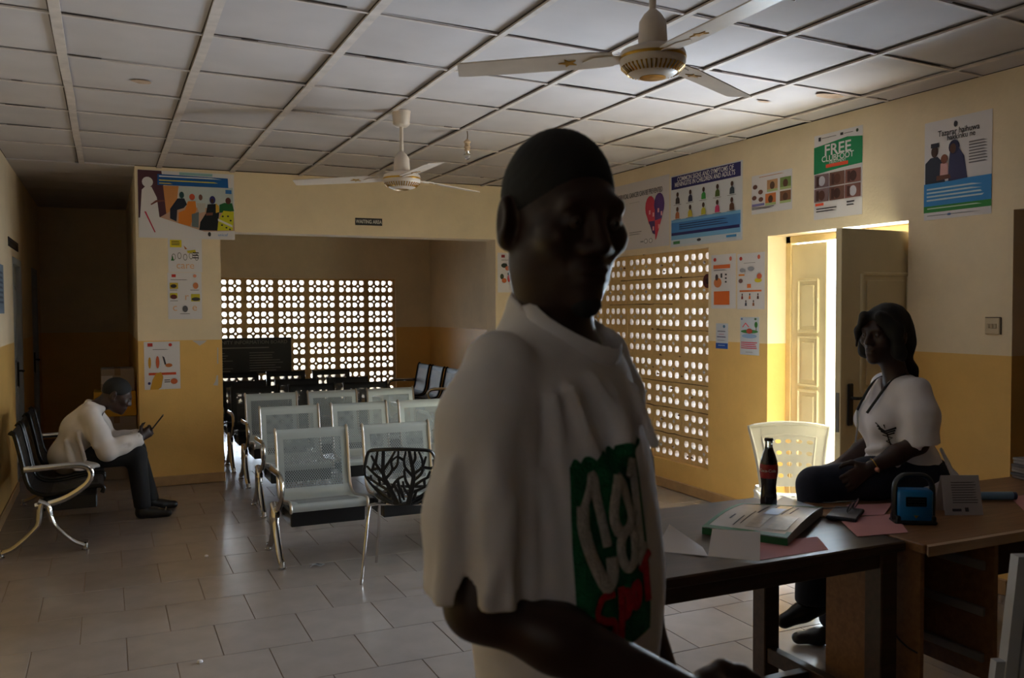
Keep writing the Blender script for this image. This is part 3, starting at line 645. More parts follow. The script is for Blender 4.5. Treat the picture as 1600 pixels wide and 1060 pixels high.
# ------------------------------------------------------------------ ceiling fans and bulbs
M_FAN = mat('off-white fan enamel', (214, 200, 186), .4, var=.06, scale=10)
M_GOLD = mat('gold trim', (196, 150, 60), .28, .9)
M_DUSTY = mat('dusty metal', (120, 92, 66), .6, .3, var=.3, scale=30)
def make_fan(label, loc, drop, ang0):
    t = thing('ceiling_fan', label, 'fan', loc, 0, 'white three-blade ceiling fans')
    MB().lathe([(.034, -.095), (.05, -.08), (.056, -.01), (.058, 0)], 20).build('canopy', M_FAN, t, True)
    MB().lathe([(.012, -drop+.14), (.012, -.07)], 10).build('down_rod', M_FAN, t, True)
    MB().lathe([(.046, -drop+.045), (.05, -drop+.06), (.046, -drop+.125), (.03, -drop+.15), (.014, -drop+.165)], 20).build('rod_cover', M_FAN, t, True)
    h = MB().lathe([(.02, -drop-.066), (.05, -drop-.064), (.075, -drop-.054), (.102, -drop-.036), (.112, -drop-.018), (.113, -drop+.012), (.108, -drop+.024), (.07, -drop+.04), (.05, -drop+.045)], 36).build('motor_housing', M_FAN, t, True)
    MB().lathe([(.1135, -drop-.004), (.1145, -drop), (.1135, -drop+.006)], 36).build('gold_band', M_GOLD, h, True)
    MB().lathe([(.001, -drop-.0685), (.036, -drop-.068), (.045, -drop-.0655), (.045, -drop-.060)], 24).build('gold_medallion', M_GOLD, h, True)
    bd = MB()
    for k in range(40):
        a = 2*math.pi*k/40; c, s = math.cos(a), math.sin(a)
        bd.tube([(c*.108, s*.108, -drop-.028), (c*.085, s*.085, -drop-.051)], [.0035, .003], 5)
    bd.build('gold_beading', M_GOLD, h, True)
    for k in range(3):
        a = math.radians(ang0+120*k); c, s = math.cos(a), math.sin(a); tw = math.radians(9)
        def P(x, y, h):                                # x along the blade, y across
            z = -drop+.004+h + y*math.sin(tw) - .012*(x/.68)**2
            yy = y*math.cos(tw); return (c*x-s*yy, s*x+c*yy, z)
        MB().prism([(.135, -.052), (.21, -.064), (.66, -.056), (.69, -.048), (.675, .050), (.66, .054), (.21, .062), (.135, .05)], P, 0, .004).build('blade', M_FAN, t)
        ar = MB().prism([(.085, -.03), (.15, -.034), (.20, -.03), (.225, -.012), (.24, 0), (.225, .012), (.20, .03), (.15, .034), (.085, .03)], P, -.004, -.0005)
        arm = ar.build('blade_bracket', M_FAN, t)
        st = [(.29+(.034 if j % 2 == 0 else .013)*math.cos(math.pi*j/5), (.030 if j % 2 == 0 else .012)*math.sin(math.pi*j/5)) for j in range(10)]
        MB().prism(st, P, -.004, 0).build('gold_star', M_GOLD, arm)
    return t
make_fan('nearest white ceiling fan with gold trim, blades cut by the top of the picture', (1.716, 2.586, ZC), .35, 26)
make_fan('far white ceiling fan hanging in front of the alcove beam', (1.652, 5.222, ZC), .41, 28)
M_LAMPH = mat('aged white bakelite', (206, 178, 146), .5)
M_GLASS = mat('clear bulb glass', (235, 235, 235), .05, trans=.9)
def bulb(label, x, y):
    t = thing('light_bulb', label, 'bulb', (x, y, ZC), 0, 'bare bulbs on the ceiling')
    MB().tube([(0, 0, 0), (.003, 0, -.03), (.0, 0, -.06)], .0035, 6).build('flex', M_DUSTY, t, True)
    MB().lathe([(.017, -.135), (.020, -.13), (.018, -.115), (.023, -.112), (.023, -.104), (.016, -.1), (.018, -.082), (.024, -.078), (.024, -.07), (.012, -.06), (.008, -.055)], 16).build('lamp_holder', M_LAMPH, t, True)
    MB().lathe([(.004, -.192), (.016, -.186), (.024, -.172), (.025, -.16), (.019, -.145), (.014, -.132)], 16).build('glass_globe', M_GLASS, t, True)
bulb('bare bulb in an aged holder hanging near the middle of the ceiling', 2.244, 5.628)
bulb('bare bulb at the very top edge of the picture', 2.08, 2.30)
# ------------------------------------------------------------------ things on the table and the desk
M_PAPER = mat('white paper', (216, 210, 212), .8)
M_PAPER2 = mat('grey white paper', (186, 180, 186), .8)
M_PINK = mat('pink paper', (206, 146, 148), .85, var=.04)
M_COLA = mat('cola', (26, 8, 6), .06, spec=.6)
M_BGLASS = mat('bottle glass', (200, 215, 210), .04, trans=.85)
M_RED = mat('red label', (150, 26, 30), .45)
M_CAP = mat('crown cap', (34, 24, 24), .35, .5)
M_LWHITE = mat('white print', (214, 206, 206), .7)
bo = thing('cola_bottle', 'full glass cola bottle with red label standing on the dark table', 'bottle', (2.205, 2.56, TZ))
S_ = 1.06
MB().lathe([(r*S_, z*S_) for r, z in [(.022, .0), (.027, .004), (.0285, .02), (.0265, .055), (.025, .075), (.0275, .1), (.0305, .125), (.0305, .145), (.028, .165), (.022, .185), (.0165, .2), (.0145, .207)]], 24).build('cola_filled_body', M_COLA, bo, True)
MB().lathe([(r*S_, z*S_) for r, z in [(.0145, .207), (.0135, .212), (.0125, .228), (.0145, .231), (.0125, .235)]], 20).build('glass_neck', M_BGLASS, bo, True)
MB().lathe([(r*S_, z*S_) for r, z in [(.0145, .233), (.0155, .234), (.0155, .238), (.0135, .243), (.004, .244)]], 21).build('crown_cap', M_CAP, bo, True)
lb = MB().lathe([(r*S_, z*S_) for r, z in [(.0282, .105), (.0312, .125), (.0312, .143), (.0298, .153)]], 24); lb.build('red_label', M_RED, bo, True)
def wrap_text(body, size, m, parent, rad, zc, a0):
    me = text_mesh(body, size, m, 'CENTER', 0, 1).copy()
    for v in me.vertices:
        a = a0 + v.co.x/rad; r = rad+.0006+v.co.z; v.co = (r*math.cos(a), r*math.sin(a), zc+v.co.y)
    obj('lettering', me, parent)
wrap_text('Coca-Cola', .015, M_LWHITE, bo, .0335, .140, math.radians(-140))
# thick soft-bound register with green edges, lifted at the spine
M_GREEN = mat('green cover edge', (38, 104, 62), .5)
M_COVER = mat('glossy white cover', (206, 202, 200), .22, var=.05, scale=14)
bk_ = thing('register_book', 'thick white register with green borders lying on the dark table', 'book', (1.99, 2.315, TZ+.002), 0)
# corners in world offsets: near-left, near-right, far-right, far-left
NL, NR, FR, FL = Vector((-.245, .03, 0)), Vector((-.095, -.20, 0)), Vector((.30, .06, 0)), Vector((.08, .235, 0))
def bq(u, v, h=0.):                                    # u along near edge, v away
    p = (NL*(1-u)+NR*u)*(1-v) + (FL*(1-u)+FR*u)*v
    return Vector((p.x, p.y, h + .022 + .014*math.sin(v*math.pi*.9)*1.0))
mb = MB(); mb.sheet(8, 10, lambda u, v: bq(u, v)*1.0, .001, lambda u, v: (0, 0, 1)); mb.build('cover', M_COVER, bk_, True)
pg = MB()
for k in range(7): pg.sheet(6, 8, lambda u, v, k=k: Vector((bq(u, v).x, bq(u, v).y, bq(u, v).z*(.06+.9*k/7))), .0012, lambda u, v: (0, 0, 1))
pg.build('pages', M_PAPER2, bk_)
for (a, b, c, d) in ((0, 1, 0, .07), (0, .05, 0, 1), (.0, 1, .965, 1), (.94, 1, 0, .12)):
    MB().sheet(6, 6, lambda u, v: bq(a+(b-a)*u, c+(d-c)*v, .0016), .0006, lambda u, v: (0, 0, 1)).build('green_border', M_GREEN, bk_)
MB().sheet(8, 1, lambda u, v: Vector((bq(u, 0).x, bq(u, 0).y-.001, bq(0, 0).z*v)), .0015, lambda u, v: (0, -1, 0)).build('green_spine', M_GREEN, bk_)
M_INK = mat('printed ink', (70, 66, 74), .7)
M_BLUEP = mat('pale blue print', (150, 160, 196), .5)
def bp(a, b, c, d, m, nm): MB().sheet(6, 3, lambda u, v: bq(a+(b-a)*u, c+(d-c)*v, .0018), .0004, lambda u, v: (0, 0, 1)).build(nm, m, bk_)
M_PHOTO = mat('faded print', (176, 164, 150), .35, var=.2, scale=40)
bp(.45, .62, .14, .46, M_PHOTO, 'printed_picture'); bp(.70, .92, .14, .5, M_PHOTO, 'printed_picture'); bp(.48, .66, .52, .78, M_BLUEP, 'printed_picture')
for k, (u0, u1, v0, v1) in enumerate(((.30, .315, .14, .42), (.36, .37, .2, .6), (.18, .20, .3, .44), (.40, .42, .55, .85), (.5, .515, .82, .92), (.68, .695, .55, .9), (.76, .775, .6, .85))): bp(u0, u1, v0, v1, M_INK, 'print_line')
# folded white sheets on the near table edge
fp = thing('folded_paper', 'creased white sheet folded open at the near edge of the dark table', 'paper', (1.62, 2.12, TZ+.002))
L0, L1, L2, L3 = Vector((-.11, .135, .0)), Vector((-.045, .015, .006)), Vector((.085, -.10, .004)), Vector((.12, .02, .065))
for quad in ((Vector((-.125, .12, .0)), Vector((-.02, .0, .002)), Vector((.02, .08, .004)), Vector((-.025, .19, .055))),
             (Vector((-.02, .0, .002)), Vector((.085, -.105, .001)), Vector((.175, -.0, .052)), Vector((.06, .085, .055)))):
    a, b, c, d = quad
    MB().sheet(5, 5, lambda u, v: (a*(1-u)+b*u)*(1-v)+(d*(1-u)+c*u)*v + Vector((0, 0, -.012*math.sin(math.pi*v)*1.0 if v < 1 else 0))*(.9) + Vector((0, 0, .011*math.sin(math.pi*v))), .0008, lambda u, v: (0, 0, 1)).build('sheet', M_PAPER, fp, True)
def flat_paper(label, m, corners, z, nm='loose_paper', cat='paper', group=None, curl=.004, th=.0008):
    c = sum((Vector((x, y, 0)) for x, y in corners), Vector())/4; o = thing(nm, label, cat, (c.x, c.y, z), 0, group)
    a, b, cc, d = [Vector((x, y, 0))-Vector((c.x, c.y, 0)) for x, y in corners]
    MB().sheet(5, 5, lambda u, v: (a*(1-u)+b*u)*(1-v)+(d*(1-u)+cc*u)*v+Vector((0, 0, curl*(u*u*v*.7+.3*(1-u)*v*v))), th, lambda u, v: (0, 0, 1)).build('sheet', m, o, True); return o
GP = 'pink paper slips on the tables'
flat_paper('pink slip sticking out under the near side of the register', M_PINK, [(1.72, 2.03), (1.98, 2.03), (2.06, 2.16), (1.74, 2.2)], TZ+.0006, 'pink_paper', group=GP, curl=0, th=.0006)
flat_paper('large pink slip at the right end of the dark table', M_PINK, [(2.17, 2.10), (2.36, 2.07), (2.52, 2.27), (2.29, 2.30)], TZ+.002, 'pink_paper', group=GP)
flat_paper('pink slip behind the larger one beside the blue lantern', M_PINK, [(2.32, 2.32), (2.47, 2.27), (2.63, 2.38), (2.47, 2.44)], TZ+.006, 'pink_paper', group=GP)
flat_paper('pink sheet near the right end of the desk', M_PINK, [(2.98, 2.11), (3.22, 2.10), (3.40, 2.27), (3.15, 2.29)], TZ+.001, 'pink_paper', group=GP)
M_ENV = mat('pale blue folder', (190, 206, 226), .25)
ev = flat_paper('pale blue plastic folder behind the register', M_ENV, [(2.155, 2.53), (2.25, 2.40), (2.335, 2.43), (2.37, 2.665)], TZ+.002, 'plastic_folder', 'folder', curl=.012)
MB().prism([(-.05, .03), (-.02, .028), (-.02, .04), (-.045, .043)], lambda x, y, h: (x, y, .003+h), 0, .001).build('ink_mark', M_BLACK, ev)
# notebook with glasses on it
M_NB = mat('dark notebook cover', (40, 42, 50), .35); M_NBT = mat('grey glossy cover', (138, 140, 150), .25)
nb = thing('notebook', 'grey notebook under the spectacles', 'notebook', (2.345, 2.325, TZ+.004), math.radians(35))
MB().cbox((-.085, -.05, 0), (.085, .05, .012), .003).build('page_block', M_NB, nb); MB().cbox((-.08, -.047, .012), (.08, .047, .0135), .0005).build('cover', M_NBT, nb)
gl = thing('spectacles', 'pair of dark-rimmed spectacles lying on the grey notebook', 'glasses', (2.378, 2.322, TZ+.0178), math.radians(28))
M_LENS = mat('spectacle lens', (220, 225, 230), .03, trans=.95)
for sx in (-1, 1):
    rimp = [(sx*.033+.026*math.cos(a), -.008*math.sin(a), .021+.019*math.sin(a)) for a in [2*math.pi*k/20 for k in range(21)]]
    rm = MB().tube(rimp, .0019, 6, caps=False).build('rim', M_BLACK, gl, True)
    MB().prism([(sx*.033+.025*math.cos(a), .018*math.sin(a)) for a in [2*math.pi*k/20 for k in range(20)]], lambda x, y, h: (x, -.008*y/.019+h, .021+y), -.0006, .0006).build('lens', M_LENS, rm)
    MB().tube(smoothpath([(sx*.059, 0, .026), (sx*.062, .03, .02), (sx*.062, .09, .008), (sx*.058, .125, .003)], 4), .0017, 6).build('temple_arm', M_BLACK, gl, True)
MB().tube(smoothpath([(-.008, 0, .024), (0, 0, .03), (.008, 0, .024)], 4), .0017, 6).build('bridge', M_BLACK, gl, True)
# blue lantern
M_BLUE = mat('blue plastic', (20, 118, 190), .35); M_SCR = mat('dark lamp window', (16, 18, 26), .2)
la = thing('lantern', 'blue and black portable lantern with carry handle on the desk', 'lantern', (2.485, 2.16, TZ), math.radians(-30))
MB().cbox((-.058, -.028, .008), (.058, .028, .118), .008).build('body', M_BLUE, la, True)
MB().cbox((-.034, -.0305, .062), (.034, -.027, .095), .002).build('lamp_window', M_SCR, la)
for k in range(3): MB().tube([(-.028, -.031, .069+.009*k), (.028, -.031, .069+.009*k)], .0022, 6).build('window_bar', M_BLACK, la)
MB().prism([(-.008, .032), (.008, .032), (0, .022)], lambda x, y, h: (x, -.0275-h, y), 0, .002).build('badge', M_GOLD, la)
MB().tube(smoothpath([(-.062, 0, .012), (-.063, 0, .09), (-.058, 0, .138), (-.035, 0, .162), (0, 0, .165), (.035, 0, .162), (.058, 0, .138), (.063, 0, .09), (.062, 0, .012)], 5), .011, 8, flat=(.8, 1.5), upv=(1, 0, 0)).build('handle_frame', M_BLACK, la, True)
MB().cbox((-.07, -.034, 0), (.07, .034, .014), .005).build('base', M_BLACK, la)
for sx in (-1, 1): MB().cbox((sx*.058-.008, -.033, .0), (sx*.058+.008, .033, .03), .004).build('corner_guard', M_BLACK, la)
# folded white information card
cd = thing('folded_card', 'white folded information card standing on the desk beside the lantern', 'card', (2.75, 2.19, TZ), math.radians(-24))
MB().sheet(4, 4, lambda u, v: Vector((-.068+.136*u, -.03+.036*v, .135*v)), .001, lambda u, v: (0, -1, .2)).build('front_leaf', M_PAPER2, cd)
MB().sheet(4, 4, lambda u, v: Vector((-.068+.136*u, .05-.044*v, .135*v)), .001, lambda u, v: (0, 1, .2)).build('rear_leaf', M_PAPER2, cd)
for k in range(9): MB().prism([(-.035, .112-.0085*k), (-.035, .1095-.0085*k), (-.035+random.uniform(.07, .095), .1095-.0085*k), (-.035+.09, .112-.0085*k)][::-1], lambda x, z, h: (x, -.03+.036*z/.135-.0012-h, z), 0, .0004).build('print_line', M_INK, cd)
MB().prism([(.005, .012), (.018, .012), (.018, .026), (.005, .026)], lambda x, z, h: (x, -.03+.036*z/.135-.0012-h, z), 0, .0005).build('printed_mark', M_INK, cd)
MB().prism([(-.04, .013), (-.008, .013), (-.008, .022), (-.04, .022)], lambda x, z, h: (x, -.03+.036*z/.135-.0012-h, z), 0, .0005).build('printed_mark', M_INK, cd)
wp = flat_paper('plain white sheet lying behind the folded card', M_PAPER2, [(2.70, 2.285), (2.86, 2.235), (3.0, 2.42), (2.84, 2.47)], TZ+.001, curl=.01)
M_PBLUE = mat('pale blue tube', (120, 158, 196), .4)
tb = thing('blue_tube', 'pale blue tube lying on the desk to the right of the card', 'tube', (3.03, 2.29, TZ+.017), math.radians(-24))
MB().tube([(-.1, 0, 0), (.09, 0, 0)], .016, 14).build('tube_body', M_PBLUE, tb, True); MB().tube([(.09, 0, 0), (.104, 0, 0)], .0145, 14).build('end_cap', mat('dark blue cap', (60, 74, 110), .4), tb, True)
for k in range(7):
    z = TZ+.0125*k
    o = MB().cbox((-.11, -.075, 0), (.11, .075, .0115), .002).build('document_file', mat('file %d' % (k % 3), ((150, 140, 136), (96, 90, 92), (176, 168, 164))[k % 3], .7), None, False, (3.62+random.uniform(-.012, .012), 2.46+random.uniform(-.01, .01), z+.0005))
    o.rotation_euler = (0, 0, math.radians(-10+random.uniform(-6, 6)))
    tag(o, ['lowest grey file', 'second lowest dark file', 'third file from the bottom', 'middle file', 'third file from the top', 'second file from the top', 'topmost file'][k] + ' in the stack at the right end of the desk', 'file', 'files stacked on the desk')
# black bag on the table beside the man
bgm = mat('black cloth', (16, 16, 18), .75)
pb = thing('black_pouch', 'black cloth pouch lying on the dark table beside the walking person', 'bag', (1.37, 2.39, TZ+.001), math.radians(-35))
# things on the floor under and behind the desk
M_DRED = mat('dark red plastic', (110, 20, 34), .4)
rb = thing('red_bag', 'dark red bag standing on the floor behind the desk', 'bag', (3.66, 2.84, 0), math.radians(20))
MB().lathe([(.07, 0), (.10, .02), (.115, .12), (.105, .22), (.085, .27), (.07, .275)], 20, sq=(1, .6)).build('bag_body', M_DRED, rb, True)
MB().tube(smoothpath([(-.06, 0, .26), (-.05, 0, .36), (.05, 0, .36), (.06, 0, .26)], 5), .006, 6).build('handle', M_DRED, rb, True)
kb = thing('black_bag', 'small crumpled black bag on the floor under the desk', 'bag', (3.40, 2.68, 0), math.radians(15))
MB().lathe([(.05, 0), (.10, .01), (.12, .06), (.10, .11), (.05, .14), (.02, .17), (.035, .19)], 11, sq=(1, .7)).build('bag_body', bgm, kb, True)
MB().tube(smoothpath([(0, 0, .16), (.04, 0, .2), (.07, .01, .18)], 4), [.012, .008, .005]*3, 6).build('knotted_end', bgm, kb, True)
# cartons in the corridor
M_CART = mat('brown carton', (120, 98, 78), .8, var=.1); M_CARTY = mat('yellow carton', (196, 150, 40), .7); M_CARTG = mat('grey carton', (140, 130, 124), .8)
def carton(label, x0, x1, y0, y1, z0, z1, m):
    c = thing('carton', label, 'box', ((x0+x1)/2, (y0+y1)/2, z0), 0, 'cartons stacked in the corridor'); a, b = (x1-x0)/2, (y1-y0)/2
    MB().cbox((-a, -b, 0), (a, b, z1-z0), .004).build('box_body', m, c)
    MB().box((-a*.98, -b-.0012, (z1-z0)*.35), (-a*.3, -b-.0002, (z1-z0)*.7)).build('paper_label', M_PAPER2, c)
    MB().box((-.025, -b-.001, z1-z0-.06), (.025, -b-.0002, z1-z0)).box((-.025, -b, z1-z0), (.025, b, z1-z0+.0008)).build('packing_tape', M_CART, c)
carton('lowest grey carton in the dark corridor stack', -.12, .225, 8.55, 8.95, 0, .36, M_CARTG)
carton('second carton up in the dark corridor stack', -.10, .222, 8.56, 8.93, .361, .56, M_CARTG)
carton('yellow carton in the dark corridor stack', -.12, .224, 8.55, 8.93, .561, .78, M_CARTY)
carton('topmost grey carton in the dark corridor stack', -.06, .21, 8.58, 8.9, .781, .98, M_CARTG)
# litter on the floor
for x, y, s, lb_, m in ((.52, 5.62, .012, 'white paper crumb on the floor between bench and pier', M_PAPER), (.33, 3.93, .013, 'white paper crumb on the floor near the lower left', M_PAPER)):
    o = MB().lathe([(s*.4, 0), (s, s*.3), (s*.8, s*.9), (s*.2, s*1.1)], 7).build('paper_crumb', m, None, False, (x, y, .0005)); tag(o, lb_, 'litter', 'paper crumbs')
o = MB().sheet(6, 3, lambda u, v: Vector((.07*u+.02*math.sin(3*v), .035*v+.012*math.sin(5*u), .004+.010*abs(math.sin(4*u+2*v)))), .001, lambda u, v: (0, 0, 1)).build('foil_scrap', mat('grey foil', (150, 156, 166), .3, .4), None, False, (1.04, 5.11, .0005)); tag(o, 'grey crumpled wrapper on the floor before the front bench', 'litter')
# wall fittings
sw = thing('light_switch', 'cream light switch on the right wall beside the dark doorway', 'switch', (XR, 3.155, 1.392), math.radians(-90))
MB().cbox((-.043, -.012, -.043), (.043, 0, .043), .004).build('switch_plate', mat('cream switch', (206, 188, 158), .4), sw)
for k in range(3): MB().cbox((-.028+.02*k, -.017, -.012), (-.012+.02*k, -.011, .012), .002).build('rocker', mat('cream rocker', (190, 172, 146), .4), sw)
MB().cbox((-.045, -.006, .043), (.046, -.001, .047), .001).cbox((.043, -.006, -.043), (.048, -.001, .044), .001).build('dark_gap', M_GAP, sw)
rd = thing('red_rosette', 'round dark red disc hung at the top corner of the side vent', 'ornament', (XR+.02, 5.60, 1.70), math.radians(-90))
MB().tube([(0, 0, 0), (0, .012, 0)], [.055, .05], 18).build('disc', mat('maroon', (96, 34, 34), .7, var=.3, scale=40), rd); MB().tube([(0, -.006, 0), (0, 0, 0)], [.02, .026], 12).build('disc_centre', mat('maroon dark', (60, 24, 24), .7), rd)
# ------------------------------------------------------------------ posters and signs
PM = {}
def pm(c):
    k = '%02x%02x%02x' % tuple(c)
    if k not in PM: PM[k] = mat('print ' + k, c, .55, spec=.3)
    return PM[k]
def poster(name, label, tl, uax, w, h, paper, items, cat='poster', group='posters on the walls', rough=None, tilt=0.):
    """tl = top-left corner on the wall, uax = direction of reading; items drawn in 0..1 coordinates, y down"""
    ux = Vector(uax); nz = Vector((0, 0, 1)); nrm = ux.cross(nz)      # towards the viewer
    o = thing(name, label, cat, tl, 0, group)
    o.matrix_world = Matrix(((ux.x, -nrm.x, 0, tl[0]), (ux.y, -nrm.y, 0, tl[1]), (0, 0, 1, tl[2]), (0, 0, 0, 1)))
    o.rotation_mode = 'XYZ'; o.rotation_euler.y += math.radians(tilt)
    # local: x right, -y towards viewer, z up
    MB().sheet(6, 6, lambda u, v: Vector((w*u, -.0025-.0012*math.sin(math.pi*u)*(v), -h*v)), .001, lambda u, v: (0, 1, 0)).build('sheet', pm(paper), o)
    lay = .0042
    for it in items:
        kind, nm, col = it[0], it[1], it[2]
        if kind == 'text':
            body, x, y, size, xs, bold = it[3:9]; al = it[9] if len(it) > 9 else 'CENTER'
            t = obj('lettering', text_mesh(body, size, pm(col), al, bold, xs, .0003), o, (x*w, -lay-.0004, -y*h)); t.rotation_euler = (math.pi/2, 0, 0); lay += .0003; continue
        mb = MB(); lay += .00012; l0 = lay
        f = lambda x, y, hh: (x*w, -l0-hh, -y*h)
        if kind == 'rect': x0, y0, x1, y1 = it[3:7]; mb.prism([(x0, y0), (x1, y0), (x1, y1), (x0, y1)], f, 0, .0003)
        elif kind == 'poly': mb.prism(it[3], f, 0, .0003)
        elif kind == 'ell':
            cx, cy, rx, ry = it[3:7]; mb.prism([(cx+rx*math.cos(2*math.pi*k/14), cy+ry*math.sin(2*math.pi*k/14)) for k in range(14)], f, 0, .0003)
        elif kind == 'lines':
            x0, y0, x1, y1, n = it[3:8]; dy = (y1-y0)/n
            for k in range(n): mb.prism([(x0, y0+dy*k), (x0+(x1-x0)*random.uniform(.7, 1), y0+dy*k), (x0+(x1-x0)*.95, y0+dy*(k+.45)), (x0, y0+dy*(k+.45))], f, 0, .0003)
        q = mb.build(nm, pm(col), o)
        if kind == 'lines' and n > 1: q['kind'] = 'stuff'
    return o
def person_fig(x, y, s, top, skin=(70, 46, 36), legs=None, asp=1.0):
    """small printed seated or standing figure: head, torso"""
    r = [('ell', 'printed_figure', skin, x, y-.75*s, .17*s*asp, .2*s), ('poly', 'printed_figure', top, [(x-.3*s*asp, y), (x-.26*s*asp, y-.4*s), (x-.1*s*asp, y-.55*s), (x+.1*s*asp, y-.55*s), (x+.26*s*asp, y-.4*s), (x+.3*s*asp, y)])]
    if legs: r.append(('poly', 'printed_figure', legs, [(x-.3*s*asp, y), (x+.3*s*asp, y), (x+.34*s*asp, y+.55*s), (x-.3*s*asp, y+.6*s)]))
    return r
UX, UR = (1, 0, 0), (0, -1, 0)
W, INK, ORG, RED, NAVY = (226, 222, 226), (60, 56, 62), (226, 108, 40), (196, 60, 52), (46, 42, 104)
# big photo poster on the pier
def nz(pts): return [((x-108)/1068, (y-105-(x-108)*.05)/755) for x, y in pts]
def PP(nm, col, *pts): return ('poly', nm, col, nz(pts))
def EE(nm, col, x, y, rx, ry): (a, b_), = nz([(x, y)]); return ('ell', nm, col, a, b_, rx/1068, ry/755)
it = [PP('printed_background', (84, 50, 62), (110, 107), (365, 122), (385, 290), (410, 600), (340, 640), (110, 640)), PP('printed_background', (206, 140, 84), (380, 285), (550, 292), (520, 540), (410, 600)), PP('printed_background', (192, 202, 206), (550, 292), (1160, 312), (1165, 560), (550, 520)),
 PP('printed_background', (200, 160, 140), (340, 640), (410, 600), (540, 520), (1165, 560), (1175, 810), (830, 810)), PP('printed_background', (150, 190, 196), (560, 135), (930, 155), (930, 185), (560, 168)), PP('printed_band', (22, 92, 166), (320, 155), (1105, 205), (1110, 315), (320, 277)),
 PP('printed_table', W, (112, 700), (160, 560), (340, 640), (830, 815), (820, 872), (115, 850)), PP('printed_figure', W, (150, 330), (190, 290), (255, 300), (310, 420), (335, 640), (300, 835), (120, 848), (125, 650)), EE('printed_figure', W, 212, 245, 60, 58), PP('printed_figure', (120, 70, 62), (240, 492), (300, 448), (400, 446), (395, 462), (310, 470), (250, 502)), PP('printed_stripe', (190, 50, 80), (172, 572), (190, 572), (290, 805), (278, 808)),
 PP('printed_figure', (40, 44, 58), (535, 430), (610, 430), (640, 500), (600, 540), (530, 560), (520, 690), (450, 655), (452, 545)), EE('printed_figure', (34, 70, 74), 582, 392, 27, 38), PP('printed_figure', (222, 132, 52), (650, 462), (735, 462), (745, 560), (670, 745), (540, 710), (545, 590), (615, 560)), EE('printed_figure', (206, 92, 66), 697, 415, 32, 36),
 PP('printed_figure', (190, 186, 182), (745, 485), (848, 488), (840, 585), (770, 600)), PP('printed_figure', (110, 120, 124), (690, 610), (770, 585), (765, 765), (690, 750)), EE('printed_figure', (120, 84, 74), 792, 420, 22, 34), PP('printed_figure', (26, 28, 32), (870, 500), (975, 495), (1000, 600), (975, 802), (770, 792), (785, 700), (850, 600)), PP('printed_figure', (214, 170, 60), (962, 490), (998, 520), (1000, 590), (962, 600)), EE('printed_figure', (52, 50, 110), 926, 450, 34, 46), EE('printed_figure', (70, 44, 36), 922, 462, 18, 26), PP('printed_figure', (130, 80, 64), (850, 598), (930, 595), (925, 625), (850, 628)),
 PP('printed_figure', (36, 100, 54), (1005, 505), (1060, 485), (1150, 490), (1172, 580), (1000, 600)), EE('printed_figure', (96, 52, 50), 1105, 462, 32, 38), PP('printed_figure', (204, 200, 44), (1050, 575), (1170, 590), (1155, 802), (975, 802), (995, 670)), PP('printed_figure', W, (985, 665), (1150, 745), (1150, 770), (985, 690))]
for x, y in ((1040, 640), (1100, 640), (1130, 690), (1030, 740), (1080, 770), (1120, 790)): it.append(EE('printed_spot', (40, 44, 40), x, y, 12, 10))
it += [PP('printed_footer', W, (828, 812), (1178, 815), (1178, 858), (828, 858)), EE('printed_crest', INK, 885, 842, 18, 26), ('text', '', (120, 160, 214), 'unicef', .87, .93, .034, 1, .01), PP('printed_band', (60, 120, 190), (1075, 335), (1145, 340), (1145, 385), (1075, 380)), ('lines', 'print_line', (226, 232, 240), .215, .075, .9, .115, 1), ('lines', 'print_line', (226, 206, 90), .215, .135, .86, .17, 1), ('lines', 'print_line', (226, 206, 90), .215, .18, .36, .21, 1)]
poster('photo_poster', 'large photo poster of seated women with a blue heading at the top of the pier', (.254, YP, 2.672), UX, .772, .566, W, it)
it = [('rect', 'printed_note', (226, 206, 40), .06, .04, .40, .26), ('lines', 'print_line', INK, .1, .08, .36, .22, 3), ('poly', 'printed_arrow', (190, 120, 60), [(.46, .2), (.56, .3), (.5, .32)]), ('text', '', (226, 178, 140), 'care', .50, .80, .085, 1, 0)]
for k in range(5): it += [('ell', 'printed_drawing', (110, 104, 104), .16+.17*k, .55-.04*(k % 2), .06, .1), ('ell', 'printed_drawing', W, .16+.17*k, .55-.04*(k % 2), .045, .08)]
it += [('poly', 'printed_drawing', (206, 186, 50), [(.55, .36), (.8, .32), (.82, .4), (.58, .43)]), ('poly', 'printed_drawing', (60, 120, 60), [(.08, .66), (.13, .5), (.17, .66)]), ('lines', 'print_line', INK, .72, .4, .92, .62, 3)]
poster('drawing_poster', 'white care poster with a yellow note, upper of the two hung under the photo poster', (.480, YP, 2.105), UX, .272, .285, W, it)
